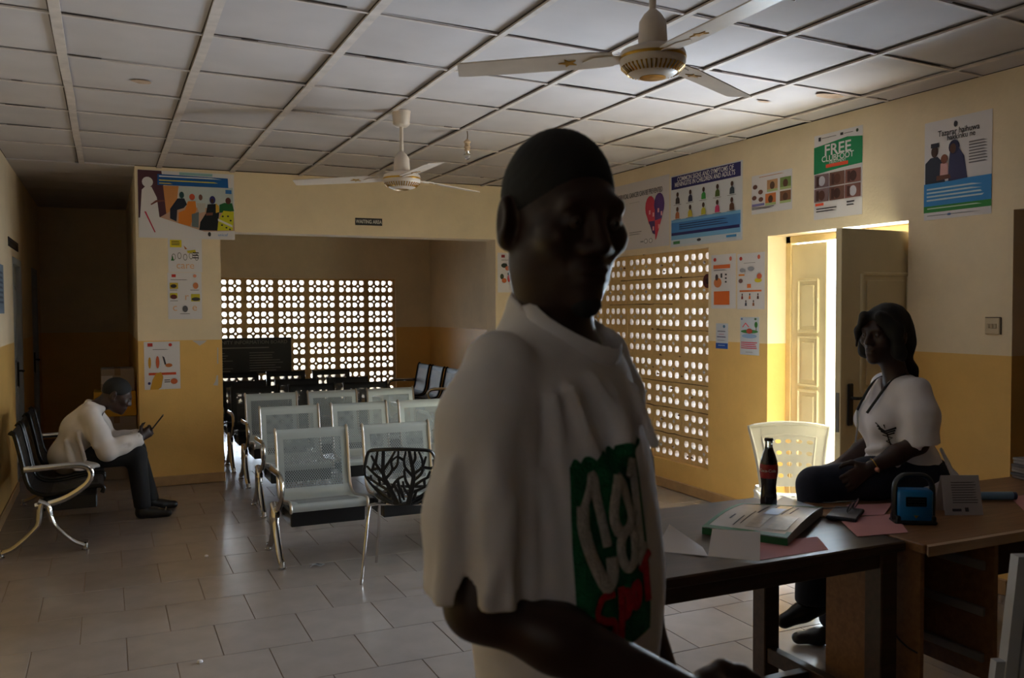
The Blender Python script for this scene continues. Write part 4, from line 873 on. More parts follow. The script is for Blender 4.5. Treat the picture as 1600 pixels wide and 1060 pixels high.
it = [('rect', 'printed_logo', RED, .12, .04, .24, .1), ('ell', 'printed_logo', (230, 150, 120), .80, .07, .05, .035), ('lines', 'print_line', INK, .08, .15, .62, .17, 1), ('text', '', (226, 178, 140), 'c', .2, .75, .09, 1, 0), ('text', '', (226, 178, 140), 'r', .55, .52, .09, 1, 0), ('text', '', (226, 178, 140), 'e', .78, .75, .09, 1, 0),
      ('rect', 'printed_drawing', (196, 170, 60), .06, .22, .3, .35), ('rect', 'printed_drawing', (206, 190, 50), .06, .44, .28, .55), ('rect', 'printed_drawing', (206, 190, 50), .68, .46, .94, .62), ('ell', 'printed_drawing', (100, 50, 50), .17, .52, .1, .05), ('ell', 'printed_drawing', (50, 46, 50), .17, .29, .09, .04), ('ell', 'printed_drawing', (206, 130, 90), .82, .28, .08, .07), ('ell', 'printed_drawing', (60, 60, 64), .82, .57, .13, .04), ('ell', 'printed_drawing', (90, 90, 96), .5, .78, .08, .07), ('lines', 'print_line', INK, .35, .88, .66, .9, 1), ('lines', 'print_line', INK, .06, .37, .3, .39, 1), ('lines', 'print_line', INK, .66, .37, .94, .39, 1), ('lines', 'print_line', INK, .06, .6, .3, .62, 1)]
poster('drawing_poster', 'white care poster with small drawings, lower of the two hung under the photo poster', (.472, YP, 1.817), UX, .273, .397, W, it)
it = [('rect', 'printed_logo', RED, .1, .03, .24, .1), ('ell', 'printed_logo', RED, .73, .07, .05, .035), ('lines', 'print_line', INK, .24, .16, .72, .18, 1), ('ell', 'printed_drawing', (206, 150, 50), .15, .44, .04, .12), ('ell', 'printed_drawing', (200, 96, 60), .37, .43, .05, .13), ('poly', 'printed_drawing', (60, 60, 66), [(.5, .3), (.56, .33), (.62, .5), (.56, .48)]), ('ell', 'printed_drawing', (196, 120, 70), .68, .5, .1, .04), ('rect', 'printed_band', (216, 84, 50), .12, .65, .88, .70), ('ell', 'printed_drawing', (200, 100, 60), .82, .84, .1, .06), ('lines', 'print_line', INK, .55, .8, .72, .88, 2), ('ell', 'printed_drawing', (70, 60, 110), .13, .87, .04, .03), ('poly', 'torn_hole', (205, 152, 54), [(.32, .66), (.46, .64), (.52, .74), (.46, .96), (.38, 1.0), (.15, 1.0), (.22, .8)])]
poster('torn_poster', 'torn white poster with an orange band on the yellow dado of the pier', (.276, YP, 1.232), UX, .284, .404, W, it)
for x, z, pl, lb_ in ((.66, 1.235, [(0, 0), (.12, 0), (.1, -.02), (.06, -.045), (.03, -.02)], 'triangular torn paper scrap at the top of the yellow dado'), (.855, .93, [(0, 0), (.012, .0), (.014, -.06), (.01, -.09), (-.03, -.085), (-.01, -.05)], 'torn paper scrap near the right edge of the pier'), (.865, 1.17, [(0, 0), (.008, 0), (.006, -.14), (-.004, -.14)], 'thin vertical torn paper strip near the right edge of the pier')):
    o = MB().prism(pl, lambda a, b, h: (a, -h, b), .0003, .0016).build('paper_scrap', pm((206, 198, 196)), None, False, (x, YP, z)); tag(o, lb_, 'paper', 'torn paper scraps')
it = [('rect', 'printed_logo', (150, 50, 60), .14, .05, .27, .12), ('ell', 'printed_logo', (220, 110, 90), .8, .09, .045, .045), ('lines', 'print_line', INK, .14, .18, .6, .2, 1), ('rect', 'printed_block', ORG, .60, .22, .98, .8), ('ell', 'printed_drawing', (60, 64, 50), .25, .32, .12, .06), ('ell', 'printed_drawing', (200, 110, 70), .38, .39, .1, .06), ('ell', 'printed_drawing', (70, 80, 60), .16, .6, .07, .07), ('ell', 'printed_drawing', (206, 110, 60), .24, .70, .09, .06), ('ell', 'printed_drawing', (196, 60, 50), .42, .64, .06, .1), ('ell', 'printed_drawing', (60, 40, 36), .40, .53, .035, .035)]
poster('health_poster', 'white poster with an orange block on the cross wall beside the alcove opening', (3.522, YP, 2.047), UX, .29, .392, W, it)
# WAITING AREA sign
ws = thing('room_sign', 'black sign reading waiting area on the beam over the alcove', 'sign', (2.222, YP, 2.305))
MB().cbox((-.128, -.006, -.033), (.128, -.0005, .033), .002).build('sign_plate', mat('sign black', (24, 20, 20), .4), ws)
put_text('WAITING AREA', .047, mat('sign white', (220, 214, 206), .5), ws, (0, -.0068, -.001), (math.pi/2, 0, 0), bold=.012, xs=.74)
# ---- right wall
it = [('text', '', INK, 'CERVICAL CANCER CAN BE PREVENTED', .52, .19, .062, .62, .0), ('lines', 'print_line', (150, 146, 150), .34, .3, .54, .31, 1), ('lines', 'print_line', (150, 146, 150), .34, .74, .56, .8, 2)]
it += [('ell', 'printed_heart', (206, 60, 84), .70, .42, .082, .17), ('ell', 'printed_heart', (96, 60, 128), .845, .40, .082, .17), ('poly', 'printed_heart', (206, 60, 84), [(.62, .45), (.775, .45), (.775, .62), (.68, .66)]), ('poly', 'printed_heart', (96, 60, 128), [(.775, .42), (.925, .44), (.88, .62), (.775, .64)]),
       ('poly', 'printed_heart', (84, 54, 112), [(.675, .62), (.775, .62), (.785, .82), (.74, .8)]), ('poly', 'printed_heart', (206, 60, 84), [(.775, .62), (.885, .60), (.80, .88), (.785, .9)])]
for k, (x, y) in enumerate(((.68, .46), (.74, .5), (.82, .45), (.87, .5), (.74, .7), (.83, .68))): it.append(('rect', 'printed_icon', (236, 170, 180), x, y, x+.025, y+.06))
it += [('ell', 'printed_logo', (120, 120, 126), .63, .90, .03, .035), ('ell', 'printed_logo', W, .63, .90, .022, .026), ('ell', 'printed_logo', (120, 120, 126), .71, .90, .03, .035), ('ell', 'printed_logo', W, .71, .90, .022, .026), ('rect', 'printed_logo', (140, 140, 146), .54, .89, .59, .91)]
poster('heart_poster', 'white poster with a pink and purple heart above the side vent', (XR, 7.0, 2.585), UR, .925, .58, (214, 208, 212), it)
it = [('rect', 'printed_band', NAVY, .02, .015, .98, .195), ('text', '', W, 'COMMON SIGNS AND SYMPTOMS OF', .5, .065, .052, .80, .008), ('text', '', W, 'MENINGITIS IN CHILDREN AND ADULTS', .49, .135, .052, .80, .008), ('rect', 'printed_background', (120, 176, 220), .02, .62, .98, .96), ('rect', 'printed_background', (70, 130, 196), .02, .66, .98, .80), ('rect', 'printed_band', NAVY, .02, .80, .97, .84), ('lines', 'print_line', (40, 60, 110), .14, .69, .86, .78, 3), ('rect', 'printed_footer', (200, 212, 224), .02, .90, .98, .97), ('rect', 'printed_logo', (70, 130, 80), .05, .92, .15, .96), ('rect', 'printed_logo', (70, 140, 200), .8, .92, .93, .95), ('ell', 'printed_logo', INK, .43, .935, .03, .02)]
cc = [((60, 50, 50), (130, 50, 50)), ((40, 36, 70), (60, 46, 96)), ((60, 150, 70), (60, 150, 70)), ((90, 110, 50), (90, 110, 50)), ((60, 70, 80), (60, 70, 80)), ((190, 120, 80), (210, 150, 120)), ((200, 180, 60), (206, 190, 70)), ((200, 190, 60), (200, 190, 60)), ((206, 60, 110), (206, 60, 110)), ((110, 70, 50), (110, 70, 50))]
for r in range(2):
    for c in range(5):
        x, y = .115+.19*c, .40+.205*r
        it += person_fig(x, y, .17, cc[r*5+c][0], (74, 46, 36), None, .62) + [('lines', 'print_line', INK, x-.06, y+.012, x+.06, y+.022, 1)]
poster('meningitis_poster', 'poster of meningitis signs with dark blue heading and ten small figures', (XR, 6.06, 2.56), UR, .90, .575, (214, 216, 224), it)
it = [('lines', 'print_line', (190, 120, 80), .2, .06, .85, .09, 1)]
for x, y, c in ((.40, .18, (196, 150, 110)), (.72, .18, (120, 140, 80)), (.36, .52, (206, 120, 70)), (.72, .52, (130, 90, 66))): it += [('rect', 'printed_photo', c, x, y, x+.26, y+.30), ('ell', 'printed_photo', (90, 60, 46), x+.13, y+.15, .06, .1), ('rect', 'printed_photo', (170, 186, 130), x, y+.24, x+.26, y+.30)]
for x, y in ((.1, .3), (.24, .45), (.08, .58), (.25, .64)): it.append(('ell', 'printed_drawing', (110, 70, 60), x, y, .06, .06))
it += [('rect', 'printed_band', (120, 116, 170), .02, .74, .34, .80), ('lines', 'print_line', INK, .02, .84, .6, .9, 2)]
poster('picture_poster', 'small white poster with a grid of photos between the meningitis and green posters', (XR, 5.06, 2.426), UR, .41, .272, W, it)
it = [('poly', 'printed_background', (24, 130, 84), [(0, .14), (.3, .12), (.7, .09), (1, .12), (1, .42), (.6, .43), (0, .46)]), ('text', '', W, 'FREE', .50, .205, .098, 1.12, .016), ('text', '', W, 'CLUBFOOT', .50, .30, .052, 1.0, .008), ('text', '', W, 'TREATMENT', .50, .348, .026, 1, 0), ('rect', 'printed_band', (226, 84, 56), .26, .365, .72, .405), ('rect', 'printed_crest', INK, .1, .03, .15, .075), ('rect', 'printed_crest', INK, .56, .03, .62, .06), ('ell', 'printed_crest', (60, 80, 60), .9, .045, .025, .02), ('lines', 'print_line', (110, 106, 110), .17, .045, .5, .06, 1), ('lines', 'print_line', (110, 106, 110), .64, .045, .84, .06, 1),
      ('lines', 'print_line', INK, .06, .87, .52, .93, 2), ('lines', 'print_line', INK, .7, .83, .86, .9, 2), ('rect', 'printed_band', (226, 84, 56), .04, .81, .22, .84)]
for r in range(2):
    for c in range(3):
        x, y = .02+.325*c, .47+.17*r; it += [('rect', 'printed_photo', ((120, 96, 100), (110, 76, 66), (126, 84, 78))[c], x, y, x+.31, y+.155), ('ell', 'printed_photo', ((190, 186, 200), (86, 50, 40), (66, 40, 34))[(c+r) % 3], x+.16, y+.08, .07, .06), ('rect', 'printed_photo', (70, 40, 36), x+.04, y+.02, x+.10, y+.14)]
poster('clubfoot_poster', 'green and white free clubfoot poster above the open door', (XR, 4.447, 2.60), UR, .405, .54, W, it)
it = [('poly', 'printed_background', (60, 140, 206), [(0, .63), (.5, .62), (1, .62), (1, .86), (0, .87)]), ('rect', 'printed_background', (60, 140, 70), 0, .86, 1, .925), ('text', '', INK, 'Tazarar haihuwa', .52, .14, .045, .86, .01), ('text', '', INK, 'hakkinku ne', .56, .195, .042, .86, .01), ('ell', 'printed_crest', INK, .48, .07, .028, .03), ('lines', 'print_line', (120, 116, 122), .68, .27, .96, .50, 8)]
it += [('poly', 'printed_figure', (52, 56, 72), [(.02, .63), (.02, .42), (.10, .37), (.21, .365), (.28, .42), (.33, .63)]), ('ell', 'printed_figure', (70, 46, 38), .165, .31, .055, .06), ('rect', 'printed_figure', (44, 42, 56), .105, .225, .23, .27), ('poly', 'printed_figure', (60, 60, 96), [(.38, .63), (.385, .42), (.40, .34), (.52, .30), (.61, .40), (.66, .62)]), ('ell', 'printed_figure', (44, 42, 72), .46, .295, .08, .072), ('ell', 'printed_figure', (96, 62, 50), .445, .308, .046, .05), ('poly', 'printed_figure', (220, 170, 168), [(.25, .60), (.26, .44), (.37, .44), (.38, .60)]), ('ell', 'printed_figure', (140, 86, 68), .315, .40, .052, .048), ('poly', 'printed_figure', (110, 70, 56), [(.2, .56), (.4, .56), (.42, .60), (.2, .61)])]
it += [('lines', 'print_line', (190, 216, 226), .05, .68, .92, .83, 4), ('lines', 'print_line', (190, 220, 190), .06, .88, .92, .905, 1), ('lines', 'print_line', (130, 130, 136), .06, .955, .9, .97, 1), ('ell', 'printed_logo', (90, 110, 150), .4, .96, .03, .012)]
poster('family_poster', 'poster of a couple with a baby over blue and green bands, rightmost on the wall', (XR, 3.592, 2.52), UR, .418, .542, W, it)
it = [('ell', 'printed_logo', RED, .16, .09, .06, .035), ('ell', 'printed_logo', (220, 110, 90), .8, .09, .05, .04), ('rect', 'printed_band', (222, 110, 54), .1, .19, .78, .26), ('rect', 'printed_block', ORG, .12, .68, .76, .93), ('ell', 'printed_drawing', (216, 130, 80), .28, .52, .16, .09), ('ell', 'printed_drawing', (80, 60, 60), .24, .42, .06, .06), ('rect', 'printed_drawing', (60, 60, 70), .40, .35, .47, .43), ('lines', 'print_line', INK, .58, .36, .66, .56, 3), ('lines', 'print_line', (150, 146, 150), .12, .28, .7, .32, 1)]
poster('health_poster', 'white poster with two orange blocks, upper left of the four beside the door', (XR, 5.522, 1.892), UR, .29, .405, W, it)
it = [('ell', 'printed_logo', RED, .14, .09, .055, .035), ('ell', 'printed_logo', (220, 110, 90), .8, .08, .05, .04), ('lines', 'print_line', (150, 146, 150), .25, .17, .7, .19, 1), ('rect', 'printed_band', (226, 120, 60), .1, .66, .9, .69), ('rect', 'printed_drawing', (226, 140, 60), .06, .37, .28, .40), ('ell', 'printed_drawing', (226, 206, 50), .78, .49, .13, .04), ('ell', 'printed_drawing', (220, 110, 80), .82, .42, .09, .05), ('rect', 'printed_drawing', (222, 120, 60), .38, .55, .52, .62), ('ell', 'printed_drawing', (150, 150, 160), .2, .3, .1, .04), ('ell', 'printed_drawing', (150, 150, 160), .52, .28, .12, .04), ('ell', 'printed_drawing', (120, 90, 90), .14, .49, .08, .04)]
for x, y, c in ((.2, .82, (140, 60, 60)), (.48, .82, (220, 120, 70)), (.78, .82, (90, 60, 60)), (.34, .94, (70, 70, 90)), (.62, .94, (150, 90, 60))): it += person_fig(x, y, .11, c, (60, 40, 34), None, 1.1)
poster('health_poster', 'white poster with many small figures, upper right of the four beside the door', (XR, 5.215, 1.884), UR, .296, .402, W, it)
it = [('rect', 'printed_band', (36, 84, 176), 0, .78, 1, 1), ('lines', 'print_line', (206, 216, 236), .2, .86, .8, .9, 1), ('lines', 'print_line', (60, 56, 100), .15, .3, .85, .36, 1), ('lines', 'print_line', (180, 80, 120), .25, .42, .75, .46, 1), ('lines', 'print_line', (60, 56, 100), .1, .52, .9, .59, 1), ('lines', 'print_line', (120, 120, 150), .15, .66, .85, .7, 1), ('ell', 'printed_logo', (90, 130, 160), .7, .12, .1, .06)]
poster('notice', 'small narrow notice with a blue foot, lower left of the four beside the door', (XR, 5.462, 1.376), UR, .142, .19, (206, 210, 224), it)
it = [('ell', 'printed_drawing', (70, 130, 70), .5, .38, .46, .05), ('ell', 'printed_drawing', (190, 80, 60), .5, .37, .16, .07), ('ell', 'printed_drawing', (60, 130, 60), .85, .2, .08, .08), ('rect', 'printed_drawing', (100, 70, 46), .84, .26, .87, .36), ('poly', 'printed_drawing', (226, 110, 130), [(.12, .26), (.3, .14), (.5, .26), (.45, .27), (.3, .18), (.16, .28)]), ('ell', 'printed_drawing', (150, 180, 220), .5, .5, .4, .06), ('lines', 'print_line', (206, 60, 90), .06, .66, .94, .86, 4), ('lines', 'print_line', (150, 146, 160), .3, .92, .7, .95, 1), ('ell', 'printed_logo', (110, 130, 180), .1, .05, .05, .03), ('ell', 'printed_logo', (90, 120, 90), .82, .05, .06, .03)]
poster('notice', 'small tree and house poster, lower right of the four beside the door', (XR, 5.18, 1.425), UR, .206, .272, (206, 214, 228), it)
# left wall
poster('wall_notice', 'pale blue notice on the left wall at the picture edge', (XL, 7.15, 1.84), (0, 1, 0), .46, .36, (120, 134, 150), [('lines', 'print_line', (70, 80, 96), .1, .15, .9, .85, 7)])
lp = thing('door_plate', 'small dark name plate over the corridor door on the left wall', 'sign', (XL, 8.45, 2.05), math.pi/2)
MB().cbox((-.42, -.006, -.038), (.42, -.0005, .038), .002).build('sign_plate', mat('sign black', (24, 20, 20), .4), lp)
MB().box((-.34, -.0066, -.012), (.34, -.0058, .012)).build('faded_lettering', mat('sign faded', (70, 64, 60), .6), lp)
# ------------------------------------------------------------------ people: smooth implicit bodies turned into one surface
def V3(p): return np.array(p, dtype=np.float64)
class SDF:
    """list of primitives blended in order; points are (N,3) arrays"""
    def __init__(s): s.ops = []; s.lo = np.full(3, 1e9); s.hi = np.full(3, -1e9)
    def _b(s, op, *pr):
        if op == 'u':
            for c, r in pr: s.lo = np.minimum(s.lo, V3(c)-r); s.hi = np.maximum(s.hi, V3(c)+r)
    def cap(s, a, b, ra, rb=None, k=.02, op='u', fl=None):
        """tapered capsule; fl=(dir, factor) flattens along dir"""
        rb = ra if rb is None else rb; a, b = V3(a), V3(b); s._b(op, (a, ra), (b, rb)); ab = b-a; L2 = max(ab@ab, 1e-12)
        def f(p):
            q = p-a
            t = np.clip(q@ab/L2, 0, 1); w = q-t[:, None]*ab
            if fl is not None:
                dn = V3(fl[0]); dn = dn/np.linalg.norm(dn); c = w@dn; w = w+np.outer(c*(1/fl[1]-1), dn)
            return np.sqrt((w*w).sum(1))-(ra+(rb-ra)*t)
        s.ops.append((op, f, k)); return s
    def chain(s, pts, rs, k=.02, op='u', fl=None):
        for i in range(len(pts)-1): s.cap(pts[i], pts[i+1], rs[i], rs[i+1], k, op, fl)
        return s
    def ell(s, c, r, k=.02, op='u', R=None):
        c, r = V3(c), V3(r); s._b(op, (c, max(r)))
        Rm = None if R is None else np.array(R)
        def f(p):
            q = p-c
            if Rm is not None: q = q@Rm
            k0 = np.sqrt(((q/r)**2).sum(1)); k1 = np.sqrt(((q/(r*r))**2).sum(1)); return k0*(k0-1)/np.maximum(k1, 1e-9)
        s.ops.append((op, f, k)); return s
    def fun(s, f, k=.01, op='u'): s.ops.append((op, f, k)); return s
    def __call__(s, p):
        d = None
        for op, f, k in s.ops:
            e = f(p)
            if d is None: d = e; continue
            if op == 'u': h = np.maximum(k-np.abs(d-e), 0)/k; d = np.minimum(d, e)-h*h*k*.25
            elif op == 's': e = -e; h = np.maximum(k-np.abs(d-e), 0)/k; d = np.maximum(d, e)+h*h*k*.25
            elif op == 'i': h = np.maximum(k-np.abs(d-e), 0)/k; d = np.maximum(d, e)+h*h*k*.25
            elif op == 'd': d = d+e                                # displacement
        return d
def surface(fn, lo, hi, h):
    lo = np.asarray(lo, float)-2*h; hi = np.asarray(hi, float)+2*h; B = 8
    n = (np.ceil((hi-lo)/h).astype(int)//B+1)*B; F = np.full(tuple(n+1), 1., np.float32)
    nb = n//B; g = np.stack(np.meshgrid(*[np.arange(k) for k in nb], indexing='ij'), -1).reshape(-1, 3)
    dc = fn(lo+(g*B+B/2)*h); lim = B*h*.87*1.6+.01
    inside = dc < 0
    for q in g[(~(np.abs(dc) < lim)) & inside]: F[q[0]*B:q[0]*B+B+1, q[1]*B:q[1]*B+B+1, q[2]*B:q[2]*B+B+1] = -1
    act = g[np.abs(dc) < lim]; o = np.stack(np.meshgrid(*[np.arange(B+1)]*3, indexing='ij'), -1).reshape(-1, 3)
    CH = 400
    for i in range(0, len(act), CH):
        a = act[i:i+CH]; P = (a[:, None, :]*B+o[None]); d = fn(lo+P.reshape(-1, 3)*h).reshape(len(a), B+1, B+1, B+1)
        for q, v in zip(a, d): F[q[0]*B:q[0]*B+B+1, q[1]*B:q[1]*B+B+1, q[2]*B:q[2]*B+B+1] = v
    S = F < 0; c = [S[i:S.shape[0]-1+i, j:S.shape[1]-1+j, k:S.shape[2]-1+k] for i in (0, 1) for j in (0, 1) for k in (0, 1)]
    allc = np.logical_and.reduce(c); anyc = np.logical_or.reduce(c); m = anyc & ~allc; idx = np.full(m.shape, -1, np.int64); cells = np.argwhere(m); idx[m] = np.arange(len(cells))
    acc = np.zeros((len(cells), 3)); cnt = np.zeros(len(cells))
    cor = [(i, j, k) for i in (0, 1) for j in (0, 1) for k in (0, 1)]
    val = {q: F[cells[:, 0]+q[0], cells[:, 1]+q[1], cells[:, 2]+q[2]].astype(float) for q in cor}
    for q in cor:
        for ax in range(3):
            if q[ax]: continue
            r = list(q); r[ax] = 1; f0, f1 = val[q], val[tuple(r)]; x = (f0 < 0) != (f1 < 0); t = np.where(x, f0/np.where(x, f0-f1, 1), 0)
            p = np.array(q, float)[None]+np.zeros((len(cells), 1)); p[:, ax] += t; acc += p*x[:, None]; cnt += x
    verts = lo+(cells+acc/cnt[:, None])*h; quads = []
    for ax in range(3):
        A = [slice(None)]*3; Bq = [slice(None)]*3; A[ax] = slice(0, -1); Bq[ax] = slice(1, None); s0, s1 = S[tuple(A)], S[tuple(Bq)]
        e = np.argwhere(s0 != s1); o1, o2 = [(1, 2), (2, 0), (0, 1)][ax]
        e = e[(e[:, o1] > 0) & (e[:, o2] > 0) & (e[:, o1] < S.shape[o1]-1) & (e[:, o2] < S.shape[o2]-1)]
        def cell(d1, d2): w = e.copy(); w[:, o1] += d1; w[:, o2] += d2; return idx[w[:, 0], w[:, 1], w[:, 2]]
        Q = np.stack([cell(-1, -1), cell(0, -1), cell(0, 0), cell(-1, 0)], 1); fl = ~s0[e[:, 0], e[:, 1], e[:, 2]]; Q[fl] = Q[fl][:, ::-1]; quads.append(Q)
    Q = np.concatenate(quads); Q = Q[(Q >= 0).all(1)]
    return verts, Q
def sdf_obj(name, sdf, h, m, parent, lo=None, hi=None, smooth_it=1):
    v, q = surface(sdf, sdf.lo if lo is None else lo, sdf.hi if hi is None else hi, h)
    for _ in range(smooth_it):                                     # light relaxation
        a = np.zeros_like(v); n = np.zeros(len(v))
        for i in range(4):
            for j in (q[:, (i+1) % 4], q[:, (i+3) % 4]): np.add.at(a, q[:, i], v[j]); np.add.at(n, q[:, i], 1)
        v = v*.5+.5*a/np.maximum(n, 1)[:, None]
    me = bpy.data.meshes.new(name); me.vertices.add(len(v)); me.vertices.foreach_set('co', v.ravel()); me.loops.add(len(q)*4); me.polygons.add(len(q))
    me.polygons.foreach_set('loop_start', np.arange(0, len(q)*4, 4)); me.loops.foreach_set('vertex_index', q.ravel().astype(np.int32))
    me.polygons.foreach_set('use_smooth', np.ones(len(q), bool)); me.update(calc_edges=True); me.validate(); me.materials.append(m)
    return obj(name, me, parent)
def frame(fwd, upv=(0, 0, 1)):
    """columns: x=left, y=-forward, z=up"""
    f = V3(fwd); f = f/np.linalg.norm(f); u = V3(upv); u = u-f*(u@f); u = u/np.linalg.norm(u); l = np.cross(u, f); return np.stack([l, -f, u], 1)
def rotz(a): c, s = math.cos(a), math.sin(a); return np.array([[c, -s, 0], [s, c, 0], [0, 0, 1.]])
def head(s, c, R, sc=1., jaw=1., neck=None):
    """face looks along local -y; c = centre of the head"""
    c = V3(c); T = lambda p: c+R@(V3(p)*sc); E = lambda p, r, k=.015, op='u': s.ell(T(p), V3(r)*sc, k*sc, op, R)
    E((0, .014, .030), (.0715, .096, .094)); E((0, -.030, -.028), (.056*jaw, .066, .084), .03); E((0, -.042, -.078), (.045*jaw, .048, .038), .03)
    for x in (-1, 1):
        E((x*.046, -.062, -.018), (.022, .026, .022), .025); E((x*.052*jaw, -.005, -.062), (.018, .034, .034), .03)
    s.cap(T((-.036, -.084, .026)), T((.036, -.084, .026)), .0105*sc, None, .025*sc)
    for x in (-1, 1): E((x*.031, -.106, .006), (.019, .02, .013), .016, 's')
    for x in (-1, 1): E((x*.031, -.079, .005), (.0145, .0155, .0115), .006)
    s.cap(T((0, -.092, .016)), T((0, -.111, -.026)), .0085*sc, .0125*sc, .012*sc)
    for x in (-1, 1): E((x*.0145, -.099, -.031), (.011, .012, .0095), .008)
    E((0, -.094, -.0585), (.025, .0135, .0085), .008); E((0, -.093, -.0735), (.023, .0125, .0085), .008); E((0, -.108, -.066), (.024, .008, .0025), .005, 's')
    E((0, -.082, -.101), (.021, .018, .017), .02)
    for x in (-1, 1):
        Re = R@rotz(x*.38)
        s.ell(T((x*.081, .020, -.004)), V3((.0095, .022, .035))*sc, .010*sc, 'u', Re); s.ell(T((x*.0905, .012, .0)), V3((.006, .011, .02))*sc, .006*sc, 's', Re)
        s.ell(T((x*.0735, .018, -.002)), V3((.010, .016, .028))*sc, .008*sc, 'u', R)
        s.ell(T((x*.079, .012, -.034)), V3((.007, .010, .011))*sc, .01*sc, 'u', R)
    return T
def eyes(T, R, sc, parent, mw, md):
    for x in (-1, 1):
        e = MB().lathe([(.0115*sc*math.sin(math.pi*k/10)+1e-5, -.0115*sc*math.cos(math.pi*k/10)) for k in range(11)], 14, tuple(T((x*.031, -.0834, .004)))).build('eye', mw, parent, True)
        MB().lathe([(.0055*sc*math.sin(math.pi*k/8)+1e-5, -.0055*sc*math.cos(math.pi*k/8)) for k in range(9)], 12, tuple(T((x*.031, -.0902, .004)))).build('iris', md, e, True)
def hand(s, w, d, n, th, sc=1., curl=(.5, .6, .5), thumb=.5, spread=0.):
    """w wrist, d finger direction, n palm normal (side the fingers curl to), th direction of the thumb side"""
    w, d, n = V3(w), V3(d), V3(n); d = d/np.linalg.norm(d); n = n-d*(n@d); n = n/np.linalg.norm(n); t = np.cross(d, n)
    if t@V3(th) < 0: t = -t
    P = lambda a, b, c: w+(d*a+t*b+n*c)*sc
    s.cap(P(.02, .012, 0), P(.075, .024, 0), .022*sc, .018*sc, .012, fl=(n, .62)); s.cap(P(.02, -.01, 0), P(.075, -.022, 0), .022*sc, .016*sc, .012, fl=(n, .62)); s.cap(P(.015, 0, 0), P(.078, 0, 0), .022*sc, .02*sc, .012, fl=(n, .62))
    for b, L in ((.031, .072), (.011, .08), (-.010, .074), (-.029, .058)):
        p = P(.082, b, 0); a = 0.; segs = [p]; dv = d+t*b*spread; dv = dv/np.linalg.norm(dv)
        for f, c in zip((.45, .31, .24), curl): a += c; p = p+(dv*math.cos(a)+n*math.sin(a))*L*f*sc; segs.append(p)
        s.chain(segs, [.0092*sc, .0084*sc, .0076*sc, .0066*sc], .005)
    p = P(.022, .03, .004); q = p+(d*.55+t*.75+n*.45*thumb)*.034*sc; r = q+(d*.85+t*.30+n*.6*thumb)*.030*sc; u = r+(d*.95+t*.0+n*.55*thumb)*.024*sc
    s.chain([p, q, r, u], [.0145*sc, .011*sc, .0095*sc, .0078*sc], .008)
def noise3(p, sc, seed=0):
    """cheap smooth wobble"""
    r = np.random.RandomState(seed); o = np.zeros(len(p))
    for _ in range(5): k = r.normal(size=3)*sc; o += np.sin(p@k+r.uniform(0, 6.28))
    return o/5
M_SKIN = mat('dark brown skin', (54, 35, 29), .45, var=.08, scale=20, spec=.4)
M_HAIR = mat('black hair', (14, 12, 12), .75, var=.2, scale=60)
M_EYEW = mat('eye white', (84, 72, 66), .3); M_EYED = mat('dark iris', (24, 14, 10), .2)
M_TEE = mat('white cotton', (232, 228, 230), .85, var=.03, scale=30, bump=.08, bscale=500, spec=.2)
M_COAT = mat('white coat cloth', (214, 206, 202), .8, var=.04, scale=20, spec=.2)
M_TROU = mat('black trousers', (20, 20, 24), .8); M_SHOE = mat('dark leather', (18, 16, 16), .35); M_JEANS = mat('navy jeans', (22, 26, 46), .8, var=.15, scale=60)
M_BLOUSE = mat('white blouse', (226, 223, 232), .75, var=.03, scale=20, spec=.2)
# =================================================================== man walking past the camera
pr = thing('person', 'person in a white T-shirt with a green and red patch walking past the camera', 'person', (0, 0, 0), 0, 'people')
vv = np.array([.4615, .887]); vv = vv/np.linalg.norm(vv); rr = np.array([vv[1], -vv[0]]); MC = np.array([.5555, 1.069])+rr*.008
th_ = math.radians(62); f2 = -vv*math.cos(th_)+rr*math.sin(th_); l2 = np.array([-f2[1], f2[0]])
pr.location = (MC[0], MC[1], 0); pr.rotation_euler = (0, 0, math.atan2(l2[1], l2[0]))
# local axes: x = his left, -y = forward
HS = .95
HC = V3((-.006, .000, 1.617)); RH = rotz(math.radians(-31))@np.array([[1, 0, 0], [0, math.cos(.16), -math.sin(.16)], [0, math.sin(.16), math.cos(.16)]])
b = SDF(); TH_ = head(b, HC, RH, HS)
b.cap((0, .026, 1.42), (0, .008, 1.56), .056, .053, .03); b.ell((0, -.01, 1.40), (.06, .045, .07), .04)
b.ell((0, .02, 1.39), (.125, .06, .055), .05); b.ell((0, .0, 1.25), (.125, .07, .15), .06); b.ell((0, .0, 1.05), (.125, .08, .14), .06)
RS, RE, RW = (-.147, .012, 1.392), (-.186, .016, 1.145), (-.09, -.205, 1.045)
b.chain([RS, (-.172, .016, 1.27), RE], [.042, .042, .039], .03); b.chain([RE, (-.15, -.07, 1.108), RW], [.039, .037, .026], .025)
hand(b, RW, (.35, -.9, -.25), (.6, .1, -.75), (.2, -.3, .9), 1., (.35, .45, .4), .6)
LS, LE, LW = (.147, .012, 1.392), (.20, .03, 1.13), (.19, -.08, .905)
b.chain([LS, (.18, .02, 1.27), LE], [.042, .042, .039], .03); b.chain([LE, (.20, -.02, 1.03), LW], [.039, .036, .026], .025)
hand(b, LW, (-.05, -.35, -.93), (-.95, 0, -.1), (0, -1, 0), 1., (.35, .45, .4), .6)
sdf_obj('body', b, .0042, M_SKIN, pr)
eyes(TH_, RH, HS, pr, M_EYEW, M_EYED)
